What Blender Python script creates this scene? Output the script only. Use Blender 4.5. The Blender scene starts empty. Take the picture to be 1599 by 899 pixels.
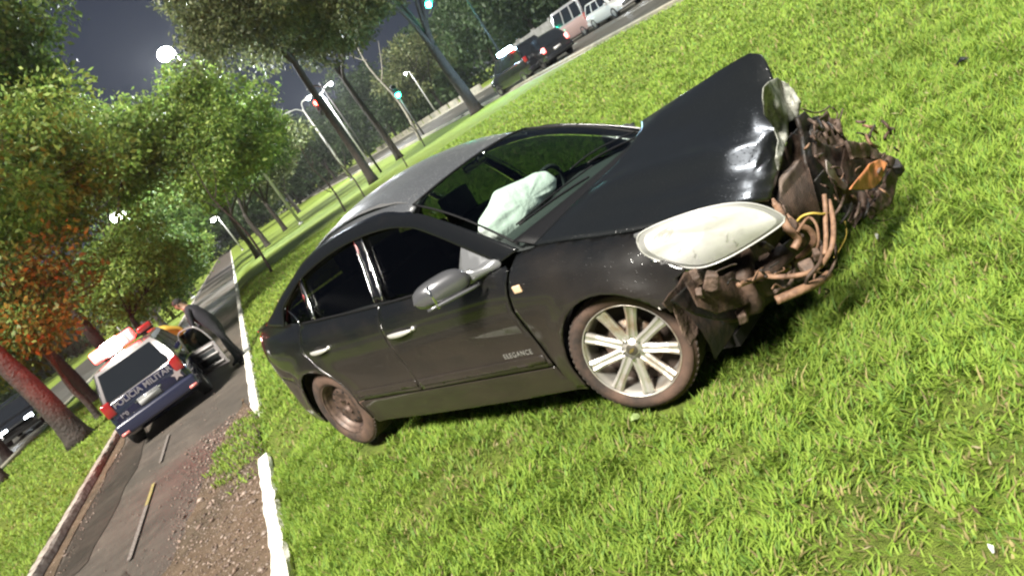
import bpy, bmesh, math, random
import numpy as np
from mathutils import Vector, Matrix, noise, geometry
R = math.radians
sc = bpy.context.scene
COL = sc.collection
rng = np.random.default_rng(7)
random.seed(7)

# ------------------------------------------------------------------ camera
FPX, CAMH, HD, PT, RL = 1245.8, 1.7514, 0.2481, 0.2426, -0.5936
fwd = Vector((math.sin(HD)*math.cos(PT), math.cos(HD)*math.cos(PT), -math.sin(PT)))
rt0 = Vector((math.cos(HD), -math.sin(HD), 0.0))
up0 = rt0.cross(fwd)
cR, sR = math.cos(RL), math.sin(RL)
RT = cR*rt0 + sR*up0
UP = -sR*rt0 + cR*up0
cam_d = bpy.data.cameras.new('camera')
cam = bpy.data.objects.new('camera', cam_d)
COL.objects.link(cam)
cam.matrix_world = Matrix((
    (RT.x, UP.x, -fwd.x, 0), (RT.y, UP.y, -fwd.y, 0), (RT.z, UP.z, -fwd.z, CAMH), (0, 0, 0, 1)))
cam_d.sensor_width = 36.0
cam_d.lens = FPX/1599*36.0
cam_d.clip_start = 0.05
cam_d.clip_end = 2000
sc.camera = cam
CAMP = Vector((0, 0, CAMH))

# ------------------------------------------------------------------ world, key light, exposure
w = bpy.data.worlds.new('World'); sc.world = w; w.use_nodes = True
nt = w.node_tree; nt.nodes.clear()
wo = nt.nodes.new('ShaderNodeOutputWorld'); bg = nt.nodes.new('ShaderNodeBackground')
tc = nt.nodes.new('ShaderNodeTexCoord'); sx = nt.nodes.new('ShaderNodeSeparateXYZ'); cr = nt.nodes.new('ShaderNodeValToRGB')
nt.links.new(tc.outputs['Generated'], sx.inputs[0]); nt.links.new(sx.outputs['Z'], cr.inputs[0])
cr.color_ramp.elements[0].position = 0.0; cr.color_ramp.elements[0].color = (.046, .059, .092, 1)   # city glow low down
cr.color_ramp.elements[1].position = 0.6; cr.color_ramp.elements[1].color = (.030, .041, .072, 1)
nt.links.new(cr.outputs[0], bg.inputs[0]); bg.inputs[1].default_value = 0.26
nt.links.new(bg.outputs[0], wo.inputs[0])

sun_d = bpy.data.lights.new('key_light', 'SUN'); sun = bpy.data.objects.new('key_light', sun_d); COL.objects.link(sun)
sun_d.energy = 3.7; sun_d.angle = R(13); sun_d.color = (1.0, .955, .86)
sdir = Vector((-.56, -.56, 1.05)).normalized()          # towards the light
sun.rotation_euler = sdir.to_track_quat('Z', 'Y').to_euler()
sc.view_settings.view_transform = 'Standard'; sc.view_settings.look = 'None'
sc.view_settings.gamma = 1; sc.view_settings.use_curve_mapping = False
sc.view_settings.exposure = 1.62
sc.cycles.filter_width = 2.3
sc.cycles.max_bounces = 8; sc.cycles.transparent_max_bounces = 16
sc.cycles.sample_clamp_indirect = 4.0
sc.cycles.caustics_reflective = False; sc.cycles.caustics_refractive = False

def ray(px, py):
    return fwd + RT*((px-799.5)/FPX) - UP*((py-449.5)/FPX)
PZ, VZ = -.30, -.19          # level of the path and of the verges beside it; the lawn round the wreck is 0
def gz(x):
    tab = [(-4.30, VZ), (-4.24, PZ), (-1.02, PZ), (-.95, VZ), (-.62, -.10), (-.30, -.022), (.05, 0.0)]
    if x <= tab[0][0]: return VZ
    for (a, b), (c, d) in zip(tab, tab[1:]):
        if x <= c: return b+(d-b)*(x-a)/(c-a)
    return 0.0
def gpt(px, py, z=0.0):
    d = ray(px, py); t = (z-CAMH)/d.z
    return CAMP + d*t
def at_y(px, py, Y):
    d = ray(px, py); return CAMP + d*(Y/d.y)

# ------------------------------------------------------------------ wrecked car frame
CYAW, CPIT, CROL = -1.1009, 0.0284, -0.0534
CMAT = Matrix.Translation((1.2338, 4.7755, -0.0162)) @ Matrix.Rotation(CYAW, 4, 'Z') @ Matrix.Rotation(CPIT, 4, 'Y') @ Matrix.Rotation(CROL, 4, 'X')
CINV = CMAT.inverted()
CO = CINV @ CAMP
def cp(px, py, X=None, Y=None, Z=None):
    d = CINV.to_3x3() @ ray(px, py)
    i, v = (0, X) if X is not None else ((1, Y) if Y is not None else (2, Z))
    return CO + d*((v-CO[i])/d[i])

# ------------------------------------------------------------------ helpers
def link(o, parent=None):
    COL.objects.link(o)
    if parent is not None: o.parent = parent
    return o
def mesh(name, verts, faces, m=None, parent=None, smooth=True, kind=None):
    me = bpy.data.meshes.new(name)
    me.from_pydata([tuple(v) for v in verts], [], [tuple(f) for f in faces])
    if smooth: me.polygons.foreach_set('use_smooth', [True]*len(me.polygons))
    if m is not None:
        for mm in (m if isinstance(m, (list, tuple)) else [m]): me.materials.append(mm)
    me.update()
    o = bpy.data.objects.new(name, me); link(o, parent)
    if kind: o['kind'] = kind
    return o
def empty(name, loc=(0, 0, 0), rz=0.0, parent=None):
    o = bpy.data.objects.new(name, None); o.empty_display_size = .2; o.location = loc; o.rotation_euler = (0, 0, rz)
    return link(o, parent)
def tag(o, label=None, cat=None, group=None, kind=None):
    if label: o['label'] = label
    if cat: o['category'] = cat
    if group: o['group'] = group
    if kind: o['kind'] = kind
    return o
def fast_mesh(name, V, polys_start, polys_total, loops, m, col=None, parent=None, smooth=False):
    me = bpy.data.meshes.new(name)
    me.vertices.add(len(V)); me.vertices.foreach_set('co', np.ascontiguousarray(V, dtype=np.float32).ravel())
    me.loops.add(len(loops)); me.loops.foreach_set('vertex_index', np.ascontiguousarray(loops, dtype=np.int32))
    me.polygons.add(len(polys_start)); me.polygons.foreach_set('loop_start', np.ascontiguousarray(polys_start, dtype=np.int32))
    if smooth: me.polygons.foreach_set('use_smooth', np.ones(len(polys_start), dtype=bool))
    me.materials.append(m)
    me.update(calc_edges=True)
    if col is not None:
        a = me.color_attributes.new('tint', 'FLOAT_COLOR', 'POINT')
        c = np.ones((len(V), 4), dtype=np.float32); c[:, :3] = col
        a.data.foreach_set('color', c.ravel())
    o = bpy.data.objects.new(name, me); link(o, parent)
    return o
def bm_obj(name, bm, m, parent=None, smooth=True, kind=None):
    me = bpy.data.meshes.new(name)
    bmesh.ops.recalc_face_normals(bm, faces=bm.faces)
    bm.to_mesh(me); bm.free()
    if smooth: me.polygons.foreach_set('use_smooth', [True]*len(me.polygons))
    me.materials.append(m); me.update()
    o = bpy.data.objects.new(name, me); link(o, parent)
    if kind: o['kind'] = kind
    return o
class MB:
    """collects simple shapes of ONE part"""
    def __init__(s): s.v = []; s.f = []
    def add(s, v, f):
        n = len(s.v); s.v += [tuple(p) for p in v]; s.f += [tuple(i+n for i in q) for q in f]; return s
    def box(s, c, d, M=None):
        x, y, z = (a/2 for a in d)
        v = [Vector((i*x, j*y, k*z)) for i in (-1, 1) for j in (-1, 1) for k in (-1, 1)]
        if M is not None: v = [M @ p for p in v]
        v = [p+Vector(c) for p in v]
        return s.add(v, [(0, 1, 3, 2), (4, 6, 7, 5), (0, 4, 5, 1), (2, 3, 7, 6), (0, 2, 6, 4), (1, 5, 7, 3)])
    def tube(s, pts, r, n=8, cap=True):
        pts = [Vector(p) for p in pts]; rs = r if isinstance(r, (list, tuple)) else [r]*len(pts)
        V = []; F = []
        ref = Vector((0, 0, 1))
        t0 = (pts[1]-pts[0]).normalized()
        if abs(t0.dot(ref)) > .9: ref = Vector((1, 0, 0))
        a = t0.cross(ref).normalized()
        for i, p in enumerate(pts):
            t = (pts[min(i+1, len(pts)-1)]-pts[max(i-1, 0)]).normalized()
            a = (a - t*a.dot(t)).normalized(); b = t.cross(a)
            for k in range(n):
                th = 2*math.pi*k/n; V.append(p + (a*math.cos(th)+b*math.sin(th))*rs[i])
        for i in range(len(pts)-1):
            for k in range(n):
                F.append((i*n+k, i*n+(k+1) % n, (i+1)*n+(k+1) % n, (i+1)*n+k))
        if cap:
            F.append(tuple(range(n-1, -1, -1))); F.append(tuple((len(pts)-1)*n+k for k in range(n)))
        return s.add(V, F)
    def lathe(s, prof, n=32, M=None, close=False):
        """prof: (radius, axial) about local Z"""
        V = []; F = []
        for (r_, h_) in prof:
            for k in range(n):
                th = 2*math.pi*k/n; p = Vector((r_*math.cos(th), r_*math.sin(th), h_)); V.append(M @ p if M is not None else p)
        m_ = len(prof)
        for i in range(m_ if close else m_-1):
            j = (i+1) % m_
            for k in range(n): F.append((i*n+k, i*n+(k+1) % n, j*n+(k+1) % n, j*n+k))
        return s.add(V, F)
    def build(s, name, m, parent=None, smooth=True, kind=None): return mesh(name, s.v, s.f, m, parent, smooth, kind)
def smoothpath(pts, n=6):
    pts = [Vector(p) for p in pts]; out = []
    for i in range(len(pts)-1):
        p0 = pts[max(i-1, 0)]; p1 = pts[i]; p2 = pts[i+1]; p3 = pts[min(i+2, len(pts)-1)]
        for k in range(n):
            t = k/n
            out.append(.5*((2*p1)+(p2-p0)*t+(2*p0-5*p1+4*p2-p3)*t*t+(-p0+3*p1-3*p2+p3)*t**3))
    out.append(pts[-1]); return out
def lerp(a, b, t): return a+(b-a)*t
def bevel(o, wd=.01, seg=2, ang=35):
    m = o.modifiers.new('bevel', 'BEVEL'); m.width = wd; m.segments = seg; m.limit_method = 'ANGLE'; m.angle_limit = R(ang); return o
def solidify(o, t=.01, off=-1):
    m = o.modifiers.new('thickness', 'SOLIDIFY'); m.thickness = t; m.offset = off; return o
def subsurf(o, n=1):
    m = o.modifiers.new('sub', 'SUBSURF'); m.levels = n; m.render_levels = n; return o

# ------------------------------------------------------------------ materials
MATS = {}
def pmat(name, color, rough=.5, metal=0., coat=0., spec=.5, bump=None, mottle=None, emis=None, coatrough=.05):
    """bump=(scale, strength, distance) noise; mottle=(scale, colour2, low, high)"""
    if name in MATS: return MATS[name]
    m = bpy.data.materials.new(name); m.use_nodes = True; n = m.node_tree; b = n.nodes['Principled BSDF']
    b.inputs['Base Color'].default_value = (*color, 1); b.inputs['Roughness'].default_value = rough
    b.inputs['Metallic'].default_value = metal; b.inputs['Coat Weight'].default_value = coat
    b.inputs['Coat Roughness'].default_value = coatrough; b.inputs['Specular IOR Level'].default_value = spec
    t = n.nodes.new('ShaderNodeTexCoord')
    if mottle:
        s_, c2, lo, hi = mottle
        nz = n.nodes.new('ShaderNodeTexNoise'); nz.inputs['Scale'].default_value = s_; nz.inputs['Detail'].default_value = 6; nz.inputs['Roughness'].default_value = .65
        n.links.new(t.outputs['Object'], nz.inputs['Vector'])
        rp = n.nodes.new('ShaderNodeValToRGB'); rp.color_ramp.elements[0].position = lo; rp.color_ramp.elements[1].position = hi
        rp.color_ramp.elements[0].color = (*color, 1); rp.color_ramp.elements[1].color = (*c2, 1)
        n.links.new(nz.outputs['Fac'], rp.inputs[0]); n.links.new(rp.outputs[0], b.inputs['Base Color'])
    if bump:
        s_, st, di = bump
        nb = n.nodes.new('ShaderNodeTexNoise'); nb.inputs['Scale'].default_value = s_; nb.inputs['Detail'].default_value = 5
        n.links.new(t.outputs['Object'], nb.inputs['Vector'])
        bp = n.nodes.new('ShaderNodeBump'); bp.inputs['Strength'].default_value = st; bp.inputs['Distance'].default_value = di
        n.links.new(nb.outputs['Fac'], bp.inputs['Height']); n.links.new(bp.outputs[0], b.inputs['Normal'])
    if emis:
        b.inputs['Emission Color'].default_value = (*emis[0], 1); b.inputs['Emission Strength'].default_value = emis[1]
    MATS[name] = m
    return m
def N(m, kind, **kw):
    nd = m.node_tree.nodes.new(kind)
    for k, v in kw.items():
        if k in nd.inputs: nd.inputs[k].default_value = v
        else: setattr(nd, k, v)
    return nd
def L(m, a, b): m.node_tree.links.new(a, b)

def paint_material(name, base, mudmax=.52, rough=.28, crough=.05, dstr=.33, dens=.70):
    """dark wet car paint: rain drops as relief, road dust and mud on the lower panels"""
    m = pmat(name, base, rough=rough, coat=1.0, spec=.22, coatrough=crough); b = m.node_tree.nodes['Principled BSDF']
    t = N(m, 'ShaderNodeTexCoord')
    sp = N(m, 'ShaderNodeSeparateXYZ'); L(m, t.outputs['Object'], sp.inputs[0])
    mr = N(m, 'ShaderNodeMapRange'); mr.inputs['From Min'].default_value = .98; mr.inputs['From Max'].default_value = .22
    L(m, sp.outputs['Z'], mr.inputs['Value'])
    nz = N(m, 'ShaderNodeTexNoise', Scale=3.2, Detail=7.0, Roughness=.62); L(m, t.outputs['Object'], nz.inputs['Vector'])
    ad = N(m, 'ShaderNodeMath', operation='MULTIPLY_ADD'); L(m, mr.outputs[0], ad.inputs[0]); ad.inputs[1].default_value = 1.15
    sb = N(m, 'ShaderNodeMath', operation='MULTIPLY_ADD'); L(m, nz.outputs['Fac'], sb.inputs[0]); sb.inputs[1].default_value = .9; sb.inputs[2].default_value = -.52
    L(m, sb.outputs[0], ad.inputs[2])
    cl = N(m, 'ShaderNodeMath', operation='MULTIPLY', use_clamp=True); L(m, ad.outputs[0], cl.inputs[0]); cl.inputs[1].default_value = mudmax
    mx = N(m, 'ShaderNodeMix', data_type='RGBA'); L(m, cl.outputs[0], mx.inputs['Factor'])
    mx.inputs['A'].default_value = (*base, 1); mx.inputs['B'].default_value = (.060, .045, .033, 1)
    L(m, mx.outputs['Result'], b.inputs['Base Color'])
    ct = N(m, 'ShaderNodeMath', operation='MULTIPLY_ADD'); L(m, cl.outputs[0], ct.inputs[0]); ct.inputs[1].default_value = -.75; ct.inputs[2].default_value = 1.0; ct.use_clamp = True
    L(m, ct.outputs[0], b.inputs['Coat Weight'])
    rg = N(m, 'ShaderNodeMath', operation='MULTIPLY_ADD'); L(m, cl.outputs[0], rg.inputs[0]); rg.inputs[1].default_value = .4; rg.inputs[2].default_value = .3
    L(m, rg.outputs[0], b.inputs['Roughness'])
    # drops
    vo = N(m, 'ShaderNodeTexVoronoi', Scale=70.0); L(m, t.outputs['Object'], vo.inputs['Vector'])
    dr = N(m, 'ShaderNodeMapRange'); dr.inputs['From Min'].default_value = .34; dr.inputs['From Max'].default_value = .06; L(m, vo.outputs['Distance'], dr.inputs['Value'])
    hs = N(m, 'ShaderNodeSeparateColor'); L(m, vo.outputs['Color'], hs.inputs[0])
    gt = N(m, 'ShaderNodeMath', operation='GREATER_THAN'); L(m, hs.outputs[0], gt.inputs[0]); gt.inputs[1].default_value = dens
    ml = N(m, 'ShaderNodeMath', operation='MULTIPLY'); L(m, dr.outputs[0], ml.inputs[0]); L(m, gt.outputs[0], ml.inputs[1])
    bp = N(m, 'ShaderNodeBump', Strength=dstr, Distance=.003); L(m, ml.outputs[0], bp.inputs['Height'])
    L(m, bp.outputs[0], b.inputs['Normal']); L(m, bp.outputs[0], b.inputs['Coat Normal'])
    return m
M_PAINT = paint_material('wet_black_paint', (.0065, .0072, .0082))
M_ROOFP = paint_material('wet_roof_glare_paint', (.065, .069, .076), mudmax=.0, rough=.5, crough=.46, dstr=1.0, dens=.2)  # pale base and sheen put the lamp glare on the wet roof into the paint
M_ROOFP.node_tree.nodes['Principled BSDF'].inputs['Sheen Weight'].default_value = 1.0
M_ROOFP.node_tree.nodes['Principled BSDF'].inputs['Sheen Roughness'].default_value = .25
M_HOODP = paint_material('wet_hood_paint', (.0085, .0098, .0108), mudmax=.10, rough=.65, crough=.10, dstr=.45, dens=.55)
M_HOODP.node_tree.nodes['Principled BSDF'].inputs['Specular IOR Level'].default_value = .35
for l_ in list(M_HOODP.node_tree.links):
    if l_.to_socket.name == 'Coat Weight': M_HOODP.node_tree.links.remove(l_)
M_HOODP.node_tree.nodes['Principled BSDF'].inputs['Coat Weight'].default_value = .32
M_GLOSSBLK = pmat('gloss_black', (.006, .006, .007), rough=.08, coat=1)
M_BLKPLAS = pmat('black_plastic', (.005, .005, .006), rough=.6, spec=.3, bump=(40, .3, .004))
M_RUBBER = pmat('muddy_rubber', (.030, .021, .017), rough=.85, mottle=(4.5, (.105, .062, .044), .40, .60), bump=(60, .4, .004))
M_TREAD = pmat('tread_rubber', (.012, .012, .012), rough=.8, mottle=(7, (.085, .058, .04), .42, .66), bump=(45, .5, .004))
M_ALLOY = pmat('muddy_alloy', (.72, .68, .62), rough=.34, metal=.75, mottle=(7, (.46, .30, .17), .50, .74))
M_STEEL = pmat('muddy_steel_rim', (.13, .085, .065), rough=.5, metal=.3, mottle=(18, (.05, .034, .028), .42, .6))
M_CHROME = pmat('chrome', (.86, .86, .86), rough=.16, metal=1)
M_HANDLE = pmat('chrome_handle', (.75, .73, .70), rough=.38, metal=.55)
M_MIRROR = pmat('grey_chrome_shell', (.16, .16, .17), rough=.25, metal=.6, coat=1)
M_SAIL = pmat('satin_grey', (.26, .265, .275), rough=.26, metal=.5, coat=.5)
M_LENSW = pmat('headlight_inner', (.97, .96, .94), rough=.35, metal=.0, coat=1, mottle=(15, (.62, .60, .58), .50, .75))
M_AIRBAG = pmat('airbag_cloth', (.92, .92, .90), rough=.9, bump=(9, .6, .03))
M_SEAT = pmat('dark_seat', (.020, .024, .025), rough=.85)
M_DASH = pmat('dash_plastic', (.030, .034, .034), rough=.7)
M_AMBER = pmat('marker_lens', (.75, .52, .34), rough=.25, coat=1)
M_MUD = pmat('muddy_metal', (.030, .018, .012), rough=.7, mottle=(10, (.115, .068, .046), .42, .70), bump=(30, .7, .012))
M_RUST = pmat('brown_wreckage', (.060, .038, .027), rough=.7, mottle=(16, (.21, .14, .105), .45, .72), bump=(45, .8, .012))
M_TAN = pmat('muddy_hose', (.27, .155, .095), rough=.62, mottle=(20, (.11, .058, .035), .45, .68), bump=(60, .6, .006))
M_ORANGE = pmat('orange_scrap', (.52, .20, .07), rough=.6, mottle=(14, (.33, .13, .06), .42, .65), bump=(20, .5, .01))
M_YELW = pmat('yellow_wire', (.50, .36, .07), rough=.5)
M_TORN = pmat('torn_grey_liner', (.42, .42, .37), rough=.7, mottle=(9, (.10, .11, .085), .42, .62), bump=(22, 1.0, .02))
M_DARK = pmat('dark_cavity', (.010, .008, .007), rough=.9)
M_MUDBLK = pmat('muddy_black_plastic', (.009, .008, .007), rough=.6, mottle=(10, (.04, .024, .016), .46, .7), bump=(30, .7, .01))
def glass(name, tint, rough=.02, alpha=None):
    m = bpy.data.materials.new(name); m.use_nodes = True; n = m.node_tree; n.nodes.clear()
    o = n.nodes.new('ShaderNodeOutputMaterial'); tr = n.nodes.new('ShaderNodeBsdfTransparent'); gl = n.nodes.new('ShaderNodeBsdfGlossy')
    fr = n.nodes.new('ShaderNodeMath'); fr.operation = 'MULTIPLY_ADD'; fr.inputs[1].default_value = .9; fr.inputs[2].default_value = .06; lw = n.nodes.new('ShaderNodeLayerWeight'); lw.inputs[0].default_value = .5; pw5 = n.nodes.new('ShaderNodeMath'); pw5.operation = 'POWER'; pw5.inputs[1].default_value = 5; n.links.new(lw.outputs['Facing'], pw5.inputs[0]); n.links.new(pw5.outputs[0], fr.inputs[0]); mx = n.nodes.new('ShaderNodeMixShader')
    tr.inputs[0].default_value = (*tint, 1); gl.inputs['Roughness'].default_value = rough
    n.links.new(fr.outputs[0], mx.inputs[0]); n.links.new(tr.outputs[0], mx.inputs[1]); n.links.new(gl.outputs[0], mx.inputs[2]); n.links.new(mx.outputs[0], o.inputs[0])
    # rain drops on the pane
    t = n.nodes.new('ShaderNodeTexCoord'); vo = n.nodes.new('ShaderNodeTexVoronoi'); vo.inputs['Scale'].default_value = 60
    n.links.new(t.outputs['Object'], vo.inputs['Vector'])
    dr = n.nodes.new('ShaderNodeMapRange'); dr.inputs['From Min'].default_value = .25; dr.inputs['From Max'].default_value = .05; n.links.new(vo.outputs['Distance'], dr.inputs['Value'])
    bp = n.nodes.new('ShaderNodeBump'); bp.inputs['Strength'].default_value = .35; bp.inputs['Distance'].default_value = .002
    n.links.new(dr.outputs[0], bp.inputs['Height']); n.links.new(bp.outputs[0], gl.inputs['Normal'])
    MATS[name] = m; return m
M_WIND = glass('windscreen_glass', (.74, .85, .79))
M_FARGL = glass('side_glass', (.075, .10, .08))
M_SIDEGL = glass('tinted_side_glass', (.075, .07, .07))
M_CLEAR = pmat('milky_lens', (.82, .81, .79), rough=.18, coat=1, spec=.6)
M_CLEAR.node_tree.nodes['Principled BSDF'].inputs['Alpha'].default_value = .42

# foliage-like material: tint attribute, wet gloss, light through the leaf
def leafmat(name, rough=.45, trans=.35, spec=.5, gain=1.0):
    m = bpy.data.materials.new(name); m.use_nodes = True; n = m.node_tree; b = n.nodes['Principled BSDF']
    at = n.nodes.new('ShaderNodeAttribute'); at.attribute_name = 'tint'
    o = n.nodes['Material Output']
    tl = n.nodes.new('ShaderNodeBsdfTranslucent'); mx = n.nodes.new('ShaderNodeMixShader'); mx.inputs[0].default_value = trans
    n.links.new(at.outputs['Color'], b.inputs['Base Color']); n.links.new(at.outputs['Color'], tl.inputs[0])
    b.inputs['Roughness'].default_value = rough; b.inputs['Specular IOR Level'].default_value = spec
    n.links.new(b.outputs[0], mx.inputs[1]); n.links.new(tl.outputs[0], mx.inputs[2]); n.links.new(mx.outputs[0], o.inputs[0])
    MATS[name] = m; return m
M_GRASS = leafmat('grass_blade', rough=.6, trans=.42, spec=.22)
M_LEAF = leafmat('tree_leaf', rough=.5, trans=.42, spec=.35)
M_BARK = pmat('wet_bark', (.022, .017, .014), rough=.8, mottle=(6, (.045, .035, .029), .4, .65), bump=(14, 1.0, .05))
M_PALEBARK = pmat('pale_bark', (.22, .20, .16), rough=.8, mottle=(5, (.12, .11, .09), .4, .65), bump=(14, .8, .03))
# ================================================================== THE SETTING
def gmat(name, cols, scale, rough=.9, bump=(30, .6, .02), spec=.3, extra=None):
    m = pmat(name, cols[0], rough=rough, spec=spec, bump=bump); b = m.node_tree.nodes['Principled BSDF']
    t = N(m, 'ShaderNodeTexCoord'); nz = N(m, 'ShaderNodeTexNoise', Scale=scale, Detail=8.0, Roughness=.7); L(m, t.outputs['Object'], nz.inputs['Vector'])
    rp = N(m, 'ShaderNodeValToRGB'); e = rp.color_ramp.elements
    while len(e) < len(cols): e.new(.5)
    for i, c in enumerate(cols): e[i].position = .30+.40*i/(len(cols)-1); e[i].color = (*c, 1)
    L(m, nz.outputs['Fac'], rp.inputs[0])
    n2 = N(m, 'ShaderNodeTexNoise', Scale=scale*.13, Detail=5.0, Roughness=.6); L(m, t.outputs['Object'], n2.inputs['Vector'])
    mx = N(m, 'ShaderNodeMix', data_type='RGBA', blend_type='MULTIPLY'); mx.inputs['Factor'].default_value = 1
    r2 = N(m, 'ShaderNodeValToRGB'); r2.color_ramp.elements[0].position = .32; r2.color_ramp.elements[1].position = .68
    r2.color_ramp.elements[0].color = (.62, .66, .60, 1); r2.color_ramp.elements[1].color = (1.15, 1.12, 1.0, 1)
    L(m, n2.outputs['Fac'], r2.inputs[0]); L(m, rp.outputs[0], mx.inputs['A']); L(m, r2.outputs[0], mx.inputs['B']); L(m, mx.outputs['Result'], b.inputs['Base Color'])
    return m
M_LAWN = gmat('lawn_ground', [(.10, .135, .024), (.175, .24, .038), (.22, .285, .052)], 22.0, bump=(160, 1.0, .03))
M_ASPH = gmat('old_asphalt', [(.075, .062, .058), (.098, .083, .078), (.135, .115, .105)], 5.0, rough=.55, bump=(220, .7, .006), spec=.5)
M_ROAD = gmat('wet_road', [(.055, .052, .050), (.075, .070, .066), (.10, .093, .086)], 3.0, rough=.42, bump=(150, .5, .005), spec=.5)
M_CONC = gmat('pale_concrete', [(.20, .19, .17), (.27, .26, .23), (.33, .31, .28)], 3.0, rough=.8)
M_KERB = pmat('whitewashed_kerb', (.86, .84, .76), rough=.8, mottle=(9, (.50, .45, .37), .50, .74), bump=(35, .8, .012))
M_KERBG = pmat('worn_kerb', (.42, .38, .33), rough=.85, mottle=(7, (.16, .12, .10), .42, .66), bump=(30, .8, .012))

def sheet_xy(name, x0, x1, y0, y1, z, m, step=None, wob=0.0, sd=0):
    ys = []; y = y0
    while y < y1:
        ys.append(y); y += max(.25, (y-y0+3)*.05) if step is None else step
    ys.append(y1); V = []
    for y in ys:
        for x in (x0, x1):
            V.append((x+(wob*noise.noise(Vector((sd, y*.9, x))) if wob else 0), y, z))
    F = [(2*i, 2*i+1, 2*i+3, 2*i+2) for i in range(len(ys)-1)]
    return mesh(name, V, F, m, smooth=False, kind='structure')
# ground: one sheet to the horizon
xs_ = [-600, -60, -12, -4.33, -4.27, -4.22, -1.04, -.98, -.93, -.80, -.62, -.46, -.30, -.12, .05, 3, 60, 600]
zs_ = [VZ, VZ, VZ, VZ, VZ-.05, PZ-.03, PZ-.03, PZ-.03, VZ-.02, -.150, -.10, -.055, -.022, -.006, 0, 0, 0, 0]
V = [(x, y, z) for y in (-600, 0, 60, 1400) for x, z in zip(xs_, zs_)]; n_ = len(xs_)
mesh('ground', V, [(j*n_+i, j*n_+i+1, (j+1)*n_+i+1, (j+1)*n_+i) for j in range(3) for i in range(n_-1)], M_LAWN, smooth=False, kind='structure')
sheet_xy('path', -4.16, -1.08, -8, 240, PZ, M_ASPH, wob=.02)
sheet_xy('avenue', 16.6, 28.3, -30, 320, .004, M_ROAD, step=20)
sheet_xy('avenue_pavement', 28.65, 32.5, -30, 320, .008, M_CONC, step=20)
sheet_xy('side_road', -19.5, -9.95, -30, 320, VZ+.004, M_ROAD, step=20)
# road dirt bands and patches on the path
M_PATCH = gmat('dark_patch', [(.045, .038, .036), (.060, .050, .047), (.080, .068, .062)], 7.0, rough=.5, bump=(180, .7, .006))
M_DIRT = gmat('brown_dirt', [(.085, .055, .038), (.14, .098, .072), (.20, .15, .115)], 12.0, rough=.95, bump=(90, 1, .02))
def blob(name, pts, z, m, kind='structure', n=6, jit=.06, sd=0):
    s = smoothpath([(a, b, 0) for a, b in pts]+[(pts[0][0], pts[0][1], 0)], n)[:-1]
    V = [(p.x+jit*noise.noise(Vector((p.x*4, p.y*4, sd))), p.y+jit*noise.noise(Vector((p.x*4, p.y*4, sd+9))), z) for p in s]
    bm = bmesh.new(); vs = [bm.verts.new(v) for v in V]
    for t in geometry.tessellate_polygon([[Vector(v) for v in V]]):
        try: bm.faces.new([vs[i] for i in t])
        except ValueError: pass
    for f in bm.faces:
        if f.normal.z < 0: f.normal_flip()
    me = bpy.data.meshes.new(name); bm.to_mesh(me); bm.free(); me.materials.append(m)
    o = bpy.data.objects.new(name, me); link(o); o['kind'] = kind; return o
blob('asphalt_patch', [(-3.045, 3.513), (-2.225, 3.747), (-2.283, 6.558), (-2.693, 8.431), (-2.986, 7.026)], PZ+.008, M_PATCH, jit=.15)
blob('asphalt_patch', [(-3.923, 10.539), (-3.396, 9.954), (-3.220, 14.052), (-3.513, 17.565), (-3.864, 15.223)], PZ+.008, M_PATCH, jit=.15, sd=3)
blob('dirt_patch', [(-2.283, 1.171), (-1.136, 1.171), (-1.136, 11.944), (-1.464, 11.593), (-1.698, 10.071), (-2.049, 8.197), (-2.225, 6.441), (-2.166, 4.684)], PZ+.012, M_DIRT, jit=.25, sd=5)
blob('dirt_patch', [(-4.145, 7.026), (-3.864, 8.197), (-3.923, 14.052), (-3.841, 18.736), (-4.145, 21.078)], PZ+.012, M_DIRT, jit=.12, sd=6)
# worn centre line
M_LINE = pmat('worn_line_paint', (.24, .21, .19), rough=.8, mottle=(40, (.12, .10, .09), .42, .55))
M_LINEY = pmat('worn_yellow_paint', (.36, .30, .10), rough=.8, mottle=(40, (.14, .11, .07), .45, .6))
for (ya, yb, mm, ww) in ((8.67, 10.42, M_LINE, .055), (10.42, 11.36, M_LINEY, .05), (12.41, 14.17, M_LINE, .05), (15.93, 17.57, M_LINE, .05)):
    o = sheet_xy('lane_mark', -2.66-ww/2, -2.66+ww/2, ya, yb-.02, PZ+.0235, mm, wob=.012, sd=ya)

# ---- kerbs
def kerb(name, xc, y0, y1, wd, ht, m, jit=.012, step=None, z0=-.05, zb=0.0):
    V = []; F = []; ys = []; y = y0
    while y < y1: ys.append(y); y += min(max(.07, (y-1)*.012), 2.5) if step is None else step
    ys.append(y1); prof = [(-wd/2, z0), (-wd/2, ht*.75), (-wd*.36, ht), (wd*.36, ht), (wd/2, ht*.75), (wd/2, z0)]; k = len(prof)
    for i, y in enumerate(ys):
        e = .55 if i in (0, len(ys)-1) else 1
        for j, (a, b) in enumerate(prof):
            q = Vector((y*3.1, j*1.7, xc)); nn = noise.noise(q)*jit*2+noise.noise(q*3.3)*jit
            V.append((xc+a*e+nn, y, zb+(b*e if b > 0 else b)+noise.noise(q+Vector((0, 5, 0)))*jit*1.5))
    for i in range(len(ys)-1):
        for j in range(k-1): F.append((i*k+j, i*k+j+1, (i+1)*k+j+1, (i+1)*k+j))
    F.append(tuple(range(k))); F.append(tuple((len(ys)-1)*k+j for j in range(k-1, -1, -1)))
    return mesh(name, V, F, m, smooth=False, kind='structure')
kerb('kerb', -1.025, -4, 8.36, .145, .125, M_KERB, jit=.010, zb=PZ)
kerb('kerb', -1.015, 10.9, 225, .150, .14, M_KERB, jit=.010, zb=PZ)
kerb('kerb', -4.22, -6, 225, .16, .12, M_KERBG, jit=.010, zb=PZ)
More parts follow.
